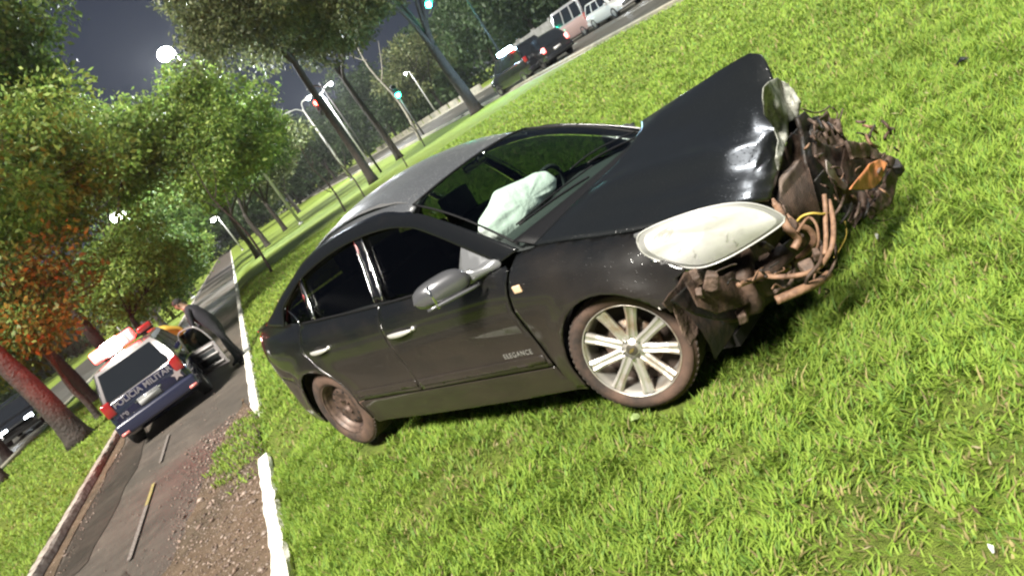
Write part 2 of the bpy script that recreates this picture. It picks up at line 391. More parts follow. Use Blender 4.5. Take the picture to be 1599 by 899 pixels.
kerb('avenue_kerb', 16.45, -30, 300, .30, .13, M_CONC, jit=.0, step=15)
kerb('avenue_kerb', 28.47, -30, 300, .30, .14, M_CONC, jit=.0, step=15)
kerb('side_road_kerb', -9.78, -30, 300, .28, .12, M_CONC, jit=.0, step=15, zb=VZ)
sheet_xy('gutter_strip', 15.9, 16.28, -30, 300, .006, M_CONC, step=20, wob=.05)
for y in range(-20, 200, 9):
    sheet_xy('lane_mark', 22.3, 22.45, y, y+4, .010, pmat('road_paint', (.55, .53, .48), rough=.6), step=4)

# ---- gravel and clods on the edge of the path (nobody could count them)
def stones(name, n, area, size, cols, m, z=PZ+.010):
    x0, x1, y0, y1 = area
    base = np.array([(1, 0, 0), (0, 1, 0), (-1, 0, 0), (0, -1, 0), (0, 0, 1), (0, 0, -.4), (.6, .6, .5), (-.6, .5, .45), (-.5, -.6, .5), (.6, -.55, .4)])
    hull = bmesh.new()
    for p in base: hull.verts.new(p)
    bmesh.ops.convex_hull(hull, input=hull.verts); hull.verts.index_update()
    tris = []
    bmesh.ops.triangulate(hull, faces=hull.faces[:])
    hull.verts.index_update(); bv = np.array([v.co[:] for v in hull.verts])
    for f in hull.faces: tris.append([v.index for v in f.verts])
    hull.free(); tris = np.array(tris)
    xs = x0+(x1-x0)*rng.beta(2.2, 1.3, n); ys = y0+(y1-y0)*rng.random(n)**1.15
    s = size*np.exp(rng.normal(0, .55, n)); an = rng.random(n)*6.28
    sc3 = s[:, None]*(.6+.8*rng.random((n, 3))); sc3[:, 2] *= .7
    v = bv[None]*sc3[:, None, :]+rng.normal(0, .12, (n, len(bv), 3))*s[:, None, None]
    c, s_ = np.cos(an), np.sin(an); vx = v[..., 0]*c[:, None]-v[..., 1]*s_[:, None]; vy = v[..., 0]*s_[:, None]+v[..., 1]*c[:, None]
    v = np.stack([vx+xs[:, None], vy+ys[:, None], v[..., 2]+z+s[:, None]*.2], -1).reshape(-1, 3)
    fi = (tris[None]+(np.arange(n)*len(bv))[:, None, None]).reshape(-1)
    col = np.array(cols)[rng.integers(0, len(cols), n)]*(.6+.8*rng.random(n))[:, None]; col = np.repeat(col, len(bv), 0)
    nf = len(fi)//3
    return fast_mesh(name, v, np.arange(nf)*3, np.full(nf, 3), fi, m, col)
M_STONE = leafmat('wet_stone', rough=.5, trans=0.0, spec=.5)
SC = [(0.15, 0.105, 0.079), (0.21, 0.15, 0.12), (0.105, 0.071, 0.053), (0.27, 0.21, 0.173)]
tag(stones('gravel', 9000, (-2.35, -1.10, 2.6, 12.0), .0068, SC, M_STONE), 'brown gravel and clods washed onto the path edge', 'gravel', kind='stuff')
tag(stones('gravel_fine', 1500, (-3.4, -1.6, 3.5, 15.0), .0045, SC, M_STONE), 'fine grit scattered across the path', 'grit', kind='stuff')
tag(stones('gravel_verge', 900, (-4.12, -3.7, 6.5, 19.0), .007, SC, M_STONE), 'loose grit along the left edge of the path', 'grit', kind='stuff')

# ---- grass blades
CI = np.array(CINV.to_3x3()); CT_ = np.array(CINV.translation)
def blades(name, r0, r1, dens, hgt, wid, segs, az=(-30, 78), rpow=0.0, gate=None):
    a0, a1 = R(az[0]), R(az[1]); area = (a1-a0)*(r1*r1-r0*r0)/2
    n = int(area*dens); th = a0+(a1-a0)*rng.random(n); r = np.sqrt(r0*r0+(r1*r1-r0*r0)*rng.random(n))
    if rpow:
        keep = rng.random(n) < (r0/r)**rpow; th, r = th[keep], r[keep]
    x = r*np.sin(th); y = r*np.cos(th)
    # in-frame test with a margin (grass far outside the view is left to the ground sheet)
    P = np.stack([x, y, np.full(len(x), -CAMH)], -1)
    zc = P @ np.array(fwd); u = P @ np.array(RT)/zc*FPX; v = P @ np.array(UP)/zc*FPX
    ok = (zc > .2) & (abs(u) < 1000+250/np.maximum(r, 1)) & (v > -720) & (v < 640)
    edge = -.93+.03*np.sin(y*5)+.02*np.sin(y*13.7)
    gap = (y > 8.2) & (y < 11.2)
    lim = np.where(gap, -1.38-.34*np.sin(np.clip((y-8.2)/3.0, 0, 1)*np.pi)+.08*np.sin(y*9), edge)
    right = (x > lim) & (x < 16.2); left = (x < -4.31+.04*np.sin(y*7)) & (x > -9.9); beyond = (x > 32.6)
    ok &= right | left | beyond
    # not through the tyres or body of the wreck
    W3 = np.stack([x, y, np.zeros(len(x))], -1) @ CI.T + CT_
    for cx, cy in ((1.32, -.75), (-1.35, -.74), (1.32, .74), (-1.35, .74)):
        ok &= ~((abs(W3[:, 0]-cx) < .20) & (abs(W3[:, 1]-cy) < .13))
    x, y, r = x[ok], y[ok], r[ok]; W3 = W3[ok]; n = len(x)
    # patchiness
    def nz(s, o): return np.sin(x*s+o)*np.sin(y*s*1.13+o*2.1)+.6*np.sin(x*s*2.3+y*s*1.7+o*3)+.5*np.sin(x*s*4.1-y*s*3.3+o)
    p1 = nz(1.1, .3); p2 = nz(3.7, 1.9); p3 = nz(9.0, 4.0)
    bare = np.zeros(n)
    for (bx, by, br) in BARE: bare = np.maximum(bare, np.exp(-((x-bx)**2+(y-by)**2)/br**2))
    bare = np.maximum(bare, .55*np.clip(p2-1.05, 0, 1))
    keep = rng.random(n) > bare*.62; x, y, r, p1, p2, p3, bare = (q[keep] for q in (x, y, r, p1, p2, p3, bare)); n = len(x)
    ph = rng.random(n)*2*np.pi
    # tufts share a direction
    tuft = np.sin(np.floor(x*9)*12.9898+np.floor(y*9)*78.233)*43758.5; tuft = (tuft-np.floor(tuft))*2*np.pi
    ph = np.where(rng.random(n) < .55, tuft+rng.normal(0, .6, n), ph)
    h_ = hgt*(.55+.65*rng.random(n))*(1+.18*p2*.5+.12*p3)*(1-.5*bare); lean = (.35+.85*rng.random(n)); wd = wid*(.6+.8*rng.random(n))
    ts = np.linspace(0, 1, segs+1)
    dx, dy = np.cos(ph), np.sin(ph); sx_, sy_ = -np.sin(ph), np.cos(ph)
    tw = rng.normal(0, .5, n); 
    V = []
    for i, t in enumerate(ts):
        out = h_*lean*(t**1.7)*.95; zz = h_*(t-.38*lean*t*t*.9); w_ = wd*(1-t)**.55*.5 if i < segs else 0
        cx = x+dx*out+sx_*out*tw*.3*t; cy = y+dy*out+sy_*out*tw*.3*t
        if i < segs:
            w_ = wd*.5*(1.0 if i == 0 else (1-.45*t))
            V.append(np.stack([cx-sx_*w_, cy-sy_*w_, zz-.004], -1)); V.append(np.stack([cx+sx_*w_, cy+sy_*w_, zz-.004+wd*.15*(i > 0)], -1))
        else: V.append(np.stack([cx, cy, zz], -1))
    zg = np.array([gz(a) for a in x]); zg = np.where((x < -1.0) & (x > -2.2), PZ+.03, zg)
    for q_ in V: q_[:, 2] += zg
    nv = len(V); VV = np.stack(V, 1).reshape(-1, 3)
    loops = []; tot = []
    for i in range(segs-1): loops += [2*i, 2*i+1, 2*i+3, 2*i+2]; tot.append(4)
    loops += [2*(segs-1), 2*(segs-1)+1, 2*segs]; tot.append(3)
    loops = (np.array(loops)[None]+(np.arange(n)*nv)[:, None]).ravel(); tot = np.tile(tot, n); start = np.concatenate([[0], np.cumsum(tot)[:-1]])
    A = np.array([.210, .345, .046]); B = np.array([.335, .450, .075]); D = np.array([.40, .34, .15]); G2 = np.array([.150, .260, .050])
    k = rng.random(n)[:, None]; c = A*(1-k)+B*k
    c = c*(1-.30*np.clip(-p1, 0, 1)[:, None]*.7)*(1+.10*p2[:, None]*.5)
    dry = (rng.random(n) < .05+.30*bare)[:, None]; c = np.where(dry, D*(.5+.6*rng.random(n))[:, None], c)
    gr = (rng.random(n) < .20)[:, None]; c = np.where(gr & ~dry, G2*(.8+.6*rng.random(n))[:, None], c)
    col = np.repeat(c, nv, 0).reshape(n, nv, 3)
    f = np.array([.86 if i == 0 else 1.0 for i in range(segs)]).repeat(2).tolist()+[1.05]
    f = np.array(f); col = col*f[None, :, None]       # blade foot darker, tip a little lighter
    return fast_mesh(name, VV, start, tot, loops, M_GRASS, col.reshape(-1, 3), smooth=True)
BARE = []
for px, py, br in ((1440, 870, .13), (1335, 800, .12), (1180, 600, .10), (1150, 720, .08), (1560, 880, .10), (770, 720, .16), (690, 770, .18), (1330, 860, .09), (1590, 720, .10), (1520, 640, .08), (400, 700, .35), (385, 690, .3)):
    q = gpt(px, py); BARE.append((q.x, q.y, br*1.45))
tag(blades('grass_near', 1.2, 3.6, 8200, .066, .0070, 4), 'bright green lawn grass in the foreground', 'grass', kind='stuff')
tag(blades('grass_middle', 3.6, 7.5, 4300, .066, .0078, 3), 'bright green lawn grass round the wrecked car', 'grass', kind='stuff')
tag(blades('grass_behind', 7.5, 15, 700, .070, .017, 2), 'bright green lawn grass behind the wrecked car', 'grass', kind='stuff')
tag(blades('grass_far', 15, 34, 100, .085, .034, 2), 'green grass of the far median', 'grass', kind='stuff')
# thatch: dead bits and clippings between the blades
def litter(name, n, area, m):
    x = area[0]+(area[1]-area[0])*rng.random(n); y = area[2]+(area[3]-area[2])*rng.random(n); a = rng.random(n)*6.28; l = .008+.016*rng.random(n); w_ = .002+.004*rng.random(n)
    z = .012+.03*rng.random(n); dz = rng.normal(0, .008, n)
    c, s_ = np.cos(a), np.sin(a)
    V = np.stack([np.stack([x-c*l, y-s_*l, z-dz], -1), np.stack([x+s_*w_, y-c*w_, z], -1), np.stack([x+c*l, y+s_*l, z+dz], -1), np.stack([x-s_*w_, y+c*w_, z+.002], -1)], 1).reshape(-1, 3)
    col = np.array([(.24, .17, .09), (.33, .27, .12), (.12, .075, .04), (.42, .36, .22)])[rng.integers(0, 4, n)]
    return fast_mesh(name, V, np.arange(n)*4, np.full(n, 4), np.arange(n*4), m, np.repeat(col, 4, 0))
tag(litter('dead_leaves', 2200, (-.7, 5.5, 1.2, 7.5), M_GRASS), 'dry clippings lying between the grass blades', 'clippings', kind='stuff')

# ---- trees
def crown_mesh(name, clumps, n_per, leaf, palette, parent, m=None, droop=.3, shell=.55):
    Vs = []; Cs = []
    for (cx, cy, cz, cr_) in clumps:
        n = int(n_per*(cr_/1.0)**1.6); d = rng.normal(size=(n, 3)); d /= np.linalg.norm(d, axis=1)[:, None]
        rr = cr_*(shell+(1-shell)*rng.random(n))**.9*(1+.18*rng.normal(size=n)); p = d*rr[:, None]*np.array([1, 1, .72])+np.array([cx, cy, cz])
        a = rng.normal(size=(n, 3)); a[:, 2] -= droop*1.2; a += d*.7; a /= np.linalg.norm(a, axis=1)[:, None]
        b = np.cross(a, rng.normal(size=(n, 3))); b /= np.linalg.norm(b, axis=1)[:, None]
        l = leaf*(.6+.8*rng.random(n))[:, None]; w_ = l*.24; nn = np.cross(a, b)*l*.06
        Vs.append(np.stack([p, p+a*l*.45+b*w_+nn, p+a*l, p+a*l*.5-b*w_+nn], 1).reshape(-1, 3))
        cl = np.array(palette)[rng.integers(0, len(palette), n)]*(.65+.7*rng.random(n))[:, None]*(rng.uniform(.75, 1.2)); Cs.append(np.repeat(cl, 4, 0))
    V = np.concatenate(Vs); C_ = np.concatenate(Cs); n = len(V)//4
    return fast_mesh(name, V, np.arange(n)*4, np.full(n, 4), np.arange(n*4), m or M_LEAF, C_, parent=parent)
GREEN = [(0.098, 0.176, 0.036), (0.13, 0.208, 0.046), (0.072, 0.137, 0.033), (0.169, 0.234, 0.058)]
LIME = [(0.156, 0.247, 0.046), (0.208, 0.299, 0.058), (0.111, 0.195, 0.042), (0.26, 0.325, 0.078)]
OLIVE = [(0.099, 0.127, 0.05), (0.132, 0.154, 0.061), (0.072, 0.094, 0.042), (0.165, 0.176, 0.077)]
DARKG = [(.045, .080, .030), (.060, .095, .038), (.034, .060, .024)]
def tree(label, base, h, tr, crown, rad, nclump=26, cr_=1.0, n_per=240, leaf=.24, pal=GREEN, lean=(0, 0), bark=None, name='tree', forks=5, group=None, trunk_h=.5, squash=.75, twist=.3):
    bz = 0.0
    if base[0] < -3:
        K = (CAMH-VZ)/CAMH; base = (base[0]*K, base[1]*K); crown = (crown[0]*K, crown[1]*K, CAMH+(crown[2]-CAMH)*K-VZ); rad *= K; cr_ *= K; leaf *= 1.05; bz = VZ; tr *= K
    bx, by = base; t = empty(name, (bx, by, bz)); tag(t, label, 'tree', group)
    ccx, ccy, ccz = crown; top = Vector((ccx-bx, ccy-by, ccz)); rs = np.random.default_rng(abs(hash((round(bx*10), round(by*10)))) % 10000)
    fk = Vector((lean[0]*trunk_h, lean[1]*trunk_h, ccz*trunk_h))
    q = MB()
    pts = smoothpath([(0, 0, -.1), (fk.x*.3+twist*.1, fk.y*.3, fk.z*.33), (fk.x*.65-twist*.08, fk.y*.65, fk.z*.66), tuple(fk)], 4); n = len(pts)
    q.tube(pts, [tr*(1.45 if i == 0 else 1.12 if i == 1 else 1-.35*i/n) for i in range(n)], 12)
    clumps = []
    for i in range(nclump):
        d = rs.normal(size=3); d /= np.linalg.norm(d); rr = rad*(.35+.65*rs.random())
        clumps.append((top.x+d[0]*rr, top.y+d[1]*rr, top.z+d[2]*rr*squash, cr_*(.7+.6*rs.random())))
    for i in range(forks):
        c = clumps[i*len(clumps)//forks]; e = Vector(c[:3]); mid = fk.lerp(e, .5)+Vector((rs.normal()*.2, rs.normal()*.2, .25)); s0 = Vector(pts[-2])
        pp = smoothpath([tuple(s0), tuple(fk.lerp(mid, .25)), tuple(mid), tuple(e)], 3); k = len(pp)
        q.tube(pp, [tr*.55*(1-.85*j/(k-1)) for j in range(k)], 7)
        for c2 in clumps[i*len(clumps)//forks+1:i*len(clumps)//forks+3]:
            e2 = Vector(c2[:3]); m2 = mid.lerp(e2, .5)+Vector((0, 0, .15)); q.tube([tuple(mid), tuple(m2), tuple(e2)], [tr*.25, tr*.15, tr*.05], 5)
    q.build('trunk', bark or M_BARK, t)
    crown_mesh('crown', clumps, n_per, leaf, pal, t)
    return t
def pos(px, py, Y): p = at_y(px, py, Y); return (p.x, p.y, p.z)
# left row, along the verge
tree('thick dark leaning trunk tree on the left verge, just behind the police car', (-5.05, 19.3), 8, .27, (-5.2, 20.5, 7.4), 3.0, 24, 1.05, 330, .20, GREEN, lean=(-.5, .2), trunk_h=.55)
tree('thin dark trunk at the left edge of the photo', (-7.75, 22.4), 8, .13, (-8.6, 23.5, 7.2), 2.6, 18, 1.0, 260, .20, GREEN, lean=(-.4, 0))
tree('leafy verge tree whose crown fills the far left above the police car', (-6.2, 27.5), 9, .20, (-4.3, 27.0, 6.5), 3.4, 44, 1.05, 380, .20, LIME, trunk_h=.4)
tree('dark tall tree crown in the upper left corner', (-6.0, 33), 12, .25, (-3.3, 30, 10.9), 3.1, 44, 1.15, 340, .22, GREEN, trunk_h=.5)
tree('bushy low tree behind the red beacon', (-5.0, 21.5), 5, .09, (-4.3, 20.8, 3.3), 1.5, 26, .70, 420, .15, GREEN, trunk_h=.4)
tree('low hanging tree just right of the red beacon', (-4.7, 34), 6, .13, (-3.7, 34.5, 3.1), 2.4, 34, .85, 330, .19, LIME, trunk_h=.45, squash=.9)
tree('bright green tree between the beacon and the lime crown', (-4.9, 42), 9, .17, (-1.9, 42, 8.0), 3.2, 44, 1.1, 320, .25, LIME, trunk_h=.45)
tree('verge tree leaning over the far end of the path', (-4.5, 54), 8, .17, (-3.0, 54, 5.2), 3.3, 26, 1.2, 240, .28, GREEN, trunk_h=.45)
tree('small dark tree closing the far end of the path', (-4.6, 70), 8, .2, (-3.8, 70, 5.2), 3.8, 24, 1.5, 200, .34, GREEN, trunk_h=.4)
tree('low spreading tree overhanging the left kerb midway along the path', (-4.7, 46), 6, .12, (-4.2, 46, 2.6), 2.5, 34, .9, 300, .22, GREEN, trunk_h=.4)
tree('low tree over the left kerb farther down the path', (-4.7, 62), 6, .13, (-4.2, 62, 2.8), 2.7, 30, 1.1, 240, .26, LIME, trunk_h=.4)
tree('dense tree left of the thick leaning trunk', (-9.5, 29), 8, .18, (-8.6, 29, 4.2), 3.2, 40, 1.2, 260, .24, GREEN, trunk_h=.4)
# median row
tree('big round lime green crown under the street lamp', (.75, 50), 10, .17, (2.3, 47, 6.9), 4.1, 72, 1.1, 340, .24, LIME, lean=(.4, 0), trunk_h=.42, squash=.85)
tree('darker tree right behind the round lime crown', (1.85, 57), 9, .20, (4.2, 57, 6.3), 3.4, 28, 1.2, 240, .28, GREEN, trunk_h=.42)
tree('median tree with short black trunk, third from the path', (3.9, 65), 8, .20, (5.5, 65, 6.0), 3.4, 24, 1.3, 200, .32, OLIVE, trunk_h=.42)
tree('median tree far back beside the street lamp post', (7.9, 92), 10, .25, (8.5, 92, 6.5), 4.4, 24, 1.6, 160, .42, OLIVE, trunk_h=.4)
tree('tall tree with long leaning trunk and olive crown against the sky', (8.1, 44.4), 14, .25, (7.4, 42, 10.9), 4.4, 76, 1.15, 280, .22, OLIVE, lean=(.2, -.2), trunk_h=.72, squash=.55)
tree('spreading olive crown touching the top edge of the photo', (11.8, 52), 15, .24, (11.6, 49, 9.8), 4.6, 60, 1.3, 240, .25, OLIVE, lean=(-.2, 0), trunk_h=.65, squash=.6)
tree('thick double trunk tree beside the avenue', (15.0, 43.3), 13, .36, (14.0, 42.0, 8.6), 3.9, 50, 1.2, 240, .24, OLIVE, lean=(-.3, 0), trunk_h=.5, squash=.6)
# thin bare saplings
def sapling(label, base, h, tr, dirs, bark=None, crown=None):
    t = empty('sapling', (*base, 0)); tag(t, label, 'sapling'); q = MB()
    q.tube(smoothpath([(0, 0, -.05), (.03*h, .02, h*.35), (-.02*h, 0, h*.7), (.02*h, 0, h)], 4), [tr*(1-.7*i/12) for i in range(13)], 7)
    for (z0, dx, dz) in dirs: q.tube(smoothpath([(0, 0, z0*h), (dx*.45*h, .1, z0*h+dz*.35*h), (dx*h, .1, z0*h+dz*h)], 3), [tr*.55*(1-.8*i/6) for i in range(7)], 5)
    q.build('trunk', bark or M_BARK, t)
    if crown: crown_mesh('crown', crown, 160, .16, GREEN, t)
    return t
sapling('slender young tree alone on the grass near the white kerb', (.52, 29.8), 4.6, .055, [(.6, -.12, .2), (.7, .14, .22), (.5, .10, .25)], crown=[(-.2, 0, 4.9, .7), (.3, .2, 4.3, .6), (.1, 0, 5.5, .6)])
sapling('bare forked sapling left of the black car roof', (4.7, 35.6), 3.4, .05, [(.3, -.2, .4), (.35, .22, .4), (.6, -.15, .3), (.7, .12, .25)])
sapling('second bare sapling, closer to the black car roof', (5.4, 33.5), 3.0, .04, [(.4, -.25, .35), (.5, .2, .35), (.7, .1, .2)])
sapling('bare stake sapling above the middle of the car roof', (8.4, 36.8), 2.4, .035, [(.5, -.12, .3), (.6, .15, .3)])
sapling('thin bare sapling by the avenue kerb, right of the pale trunk', (11.8, 45), 2.6, .04, [(.5, .2, .3), (.4, -.2, .35)])
sapling('pale forked bare trunk standing at the avenue edge', (15.2, 58), 9.0, .13, [(.55, .17, .28), (.75, -.10, .12)], bark=M_PALEBARK)
# trees beyond the avenue
for i, (lb, x, y, hh, rad, pal) in enumerate([
    ('bushy tree beyond the avenue, above the vehicles', 36, 50, 12, 5.0, DARKG), ('broad dark tree beyond the avenue behind the white lamp glare', 38, 64, 13, 5.5, DARKG),
    ('dark tree beyond the avenue, left of the grey wall', 37, 78, 13, 5.5, DARKG), ('tall dark tree behind the pale forked trunk', 39, 96, 15, 6.5, DARKG),
    ('dark tree beyond the avenue near the green traffic light', 36, 116, 15, 6.5, OLIVE), ('far tree at the bend of the avenue', 33, 138, 16, 7, DARKG),
    ('lit green tree beyond the avenue at the top edge', 41, 44, 12, 5.0, GREEN), ('far tree closing the avenue', 24, 165, 17, 8, DARKG), ('far dark tree left of the avenue end', 14, 150, 15, 7.5, DARKG), ('far dark tree behind the median row', 4, 130, 14, 7, DARKG)]):
    tree(lb, (x, y), hh, .3, (x, y, hh*.55), rad, 28, 1.9, 120, .5, pal, trunk_h=.35, squash=.9)
# far-off woods that read as one mass
def wood(name, x0, x1, y0, y1, h0, h1, n, label, sd=.9):
    cl = [(rng.uniform(x0, x1), rng.uniform(y0, y1), rng.uniform(h0, h1), rng.uniform(1.8, 3.2)) for _ in range(n)]
    o = crown_mesh(name, cl, 34, sd, DARKG, None); tag(o, label, 'woodland', kind='stuff')
wood('woodland_beyond_avenue', 42, 56, 30, 190, .5, 13, 420, 'dark woodland far beyond the avenue')
wood('woodland_at_path_end', -40, 45, 190, 215, .5, 15, 330, 'dark woodland closing the view at the end of the path')
wood('woodland_left', -46, -30, 20, 190, .5, 12, 380, 'dark woodland beyond the side road on the left')
# grassy bank beyond the avenue and grey wall
sheet_xy('far_lawn', 32.55, 42, 60, 190, .010, M_LAWN, step=20)
wl = MB(); 
for k in range(7): wl.box((33.2, 52+4.05*k, 1.05), (.22, 4.0, 2.1)); wl.box((33.2, 54+4.05*k, 1.12), (.34, .30, 2.3))
ow = wl.build('boundary_wall', pmat('grey_render', (.22, .22, .21), rough=.9, mottle=(1.5, (.12, .12, .11), .4, .65), bump=(12, .5, .02)), None, smooth=False); tag(ow, 'grey rendered boundary wall behind the vehicles on the avenue', 'wall')
# ================================================================== THE WRECKED CAR (built in its own frame: x forward, y left, z up)
car = empty('wrecked_car'); car.matrix_world = CMAT
tag(car, 'black sedan on the grass with its front end torn off and hood buckled', 'car')
FWX, RWX = 1.33, -1.35
def pw(x, tab):
    if x <= tab[0][0]: return tab[0][1]
    for (a, b), (c, d) in zip(tab, tab[1:]):
        if x <= c:
            t = (x-a)/(c-a); return b+(d-b)*t
    return tab[-1][1]
def spw(x, tab):   # smooth (Catmull-Rom style) interpolation
    xs = [p[0] for p in tab]; ys = [p[1] for p in tab]
    if x <= xs[0]: return ys[0]
    if x >= xs[-1]: return ys[-1]
    i = max(k for k in range(len(xs)-1) if xs[k] <= x)
    h = xs[i+1]-xs[i]; t = (x-xs[i])/h
    def sl(k):
        if k == 0: return (ys[1]-ys[0])/(xs[1]-xs[0])
        if k == len(xs)-1: return (ys[-1]-ys[-2])/(xs[-1]-xs[-2])
        return (ys[k+1]-ys[k-1])/(xs[k+1]-xs[k-1])
    m0, m1 = sl(i)*h, sl(i+1)*h
    return (2*t**3-3*t**2+1)*ys[i]+(t**3-2*t**2+t)*m0+(-2*t**3+3*t**2)*ys[i+1]+(t**3-t**2)*m1
PLAN = [(-2.26, .50), (-2.2, .62), (-2.08, .72), (-1.9, .785), (-1.6, .835), (-1.3, .858), (-.8, .868), (0, .870), (.8, .868), (1.35, .862), (1.65, .842), (1.85, .80), (2.1, .68)]
PROF = [(.12, -.075), (.20, -.045), (.30, -.018), (.36, -.004), (.40, -.010), (.50, -.012), (.60, -.006), (.66, .003), (.74, .004), (.82, -.003), (.88, -.018), (.93, -.042), (.97, -.062), (1.02, -.075)]
PROFF = [(.12, -.075), (.20, -.045), (.30, -.018), (.40, -.008), (.50, -.008), (.62, .0), (.72, .004), (.79, -.004), (.85, -.024), (.89, -.055), (.93, -.105), (.955, -.160)]
PROFR = [(.12, -.085), (.22, -.04), (.34, -.010), (.50, -.004), (.66, .004), (.78, .002), (.87, -.012), (.93, -.035), (.98, -.070), (1.02, -.12), (1.05, -.17)]
def zbelt(x): return spw(x, [(-1.9, 1.0), (-1.5, 1.0), (-1.1, .985), (-.3, .952), (.4, .938), (.95, .93)])
def zhoodedge(x): return spw(x, [(.8, .955), (1.05, .945), (1.35, .90), (1.62, .845), (1.9, .80)])
def W(x, z):
    p = spw(x, PLAN)
    a = spw(z, PROF)
    f = spw(z + (.955-zhoodedge(x)), PROFF) if x > .6 else 0
    r = spw(z, PROFR)
    tf = min(max((x-.70)/.30, 0), 1); tf = tf*tf*(3-2*tf)
    tr = min(max((-1.15-x)/.35, 0), 1); tr = tr*tr*(3-2*tr)
    d = a*(1-tf)*(1-tr)+f*tf+r*tr
    for cx, cz, rr in ((FWX, .33, .362), (RWX, .31, .352)):
        q = math.hypot(x-cx, z-cz)
        d += .020*math.exp(-((q-rr-.01)/.055)**2)
    return p+d
def G(x, z):   # greenhouse half width above the belt
    zb = zbelt(x); t = (z-zb)/.42
    y = .800 - .215*max(t, 0)**1.12
    y -= .05*max(0, (x-.3)/.6)**2 + .045*max(0, (-x-.9)/.8)**1.5
    return y
def patch(name, poly, fn, step, m, parent=car, side=-1, thick=.010, off=0.0, smooth=True):
    """2D outline -> fine grid -> curved sheet.  fn(u,v)->Vector for the LEFT side (y>0); side=-1 mirrors it"""
    bm = bmesh.new()
    vs = [bm.verts.new((p[0], p[1], 0)) for p in poly]
    for t in geometry.tessellate_polygon([[Vector((p[0], p[1], 0)) for p in poly]]):
        try: bm.faces.new([vs[i] for i in t])
        except ValueError: pass
    us = [p[0] for p in poly]; vv = [p[1] for p in poly]
    for ax, lo, hi in ((0, min(us), max(us)), (1, min(vv), max(vv))):
        k = math.ceil(lo/step)
        while k*step < hi:
            if k*step > lo:
                no = (1, 0, 0) if ax == 0 else (0, 1, 0); co = (k*step, 0, 0) if ax == 0 else (0, k*step, 0)
                bmesh.ops.bisect_plane(bm, geom=bm.verts[:]+bm.edges[:]+bm.faces[:], plane_co=co, plane_no=no)
            k += 1
    bmesh.ops.remove_doubles(bm, verts=bm.verts, dist=1e-5)
    for f in bm.faces:
        if f.normal.z < 0: f.normal_flip()
    for v in bm.verts:
        p = fn(v.co.x, v.co.y); v.co = Vector((p[0], p[1]*side, p[2]))
    bm.normal_update()
    if bm.faces:
        s = sum(((f.normal.y*side) + f.normal.z*.6)*f.calc_area() for f in bm.faces)
        if s < 0:
            for f in bm.faces: f.normal_flip()
    me = bpy.data.meshes.new(name); bm.to_mesh(me); bm.free()
    if smooth: me.polygons.foreach_set('use_smooth', [True]*len(me.polygons))
    me.materials.append(m); o = bpy.data.objects.new(name, me); link(o, parent)
    if thick: solidify(o, thick, -1)
    return o
def arc(cx, cz, r, a0, a1, n=14): return [(cx+r*math.cos(R(a0+(a1-a0)*i/n)), cz+r*math.sin(R(a0+(a1-a0)*i/n))) for i in range(n+1)]
def side_fn(off=0.0): return lambda x, z: (x, W(x, z)+off, z)
def glass_fn(off=0.0): return lambda x, z: (x, G(x, z)+off, z)
DG = [(.861, .905), (.822, .80), (.803, .715), (.811, .59), (.835, .42), (.850, .375)]        # front door / fender gap
BG = [(-.235, .935), (-.262, .90), (-.295, .80), (-.300, .69), (-.285, .50), (-.268, .375)]   # between the doors
RG = [(-1.215, .97), (-1.262, .88), (-1.285, .80), (-1.20, .70), (-1.10, .595), (-1.012, .46), (-.985, .375)]
g = .004
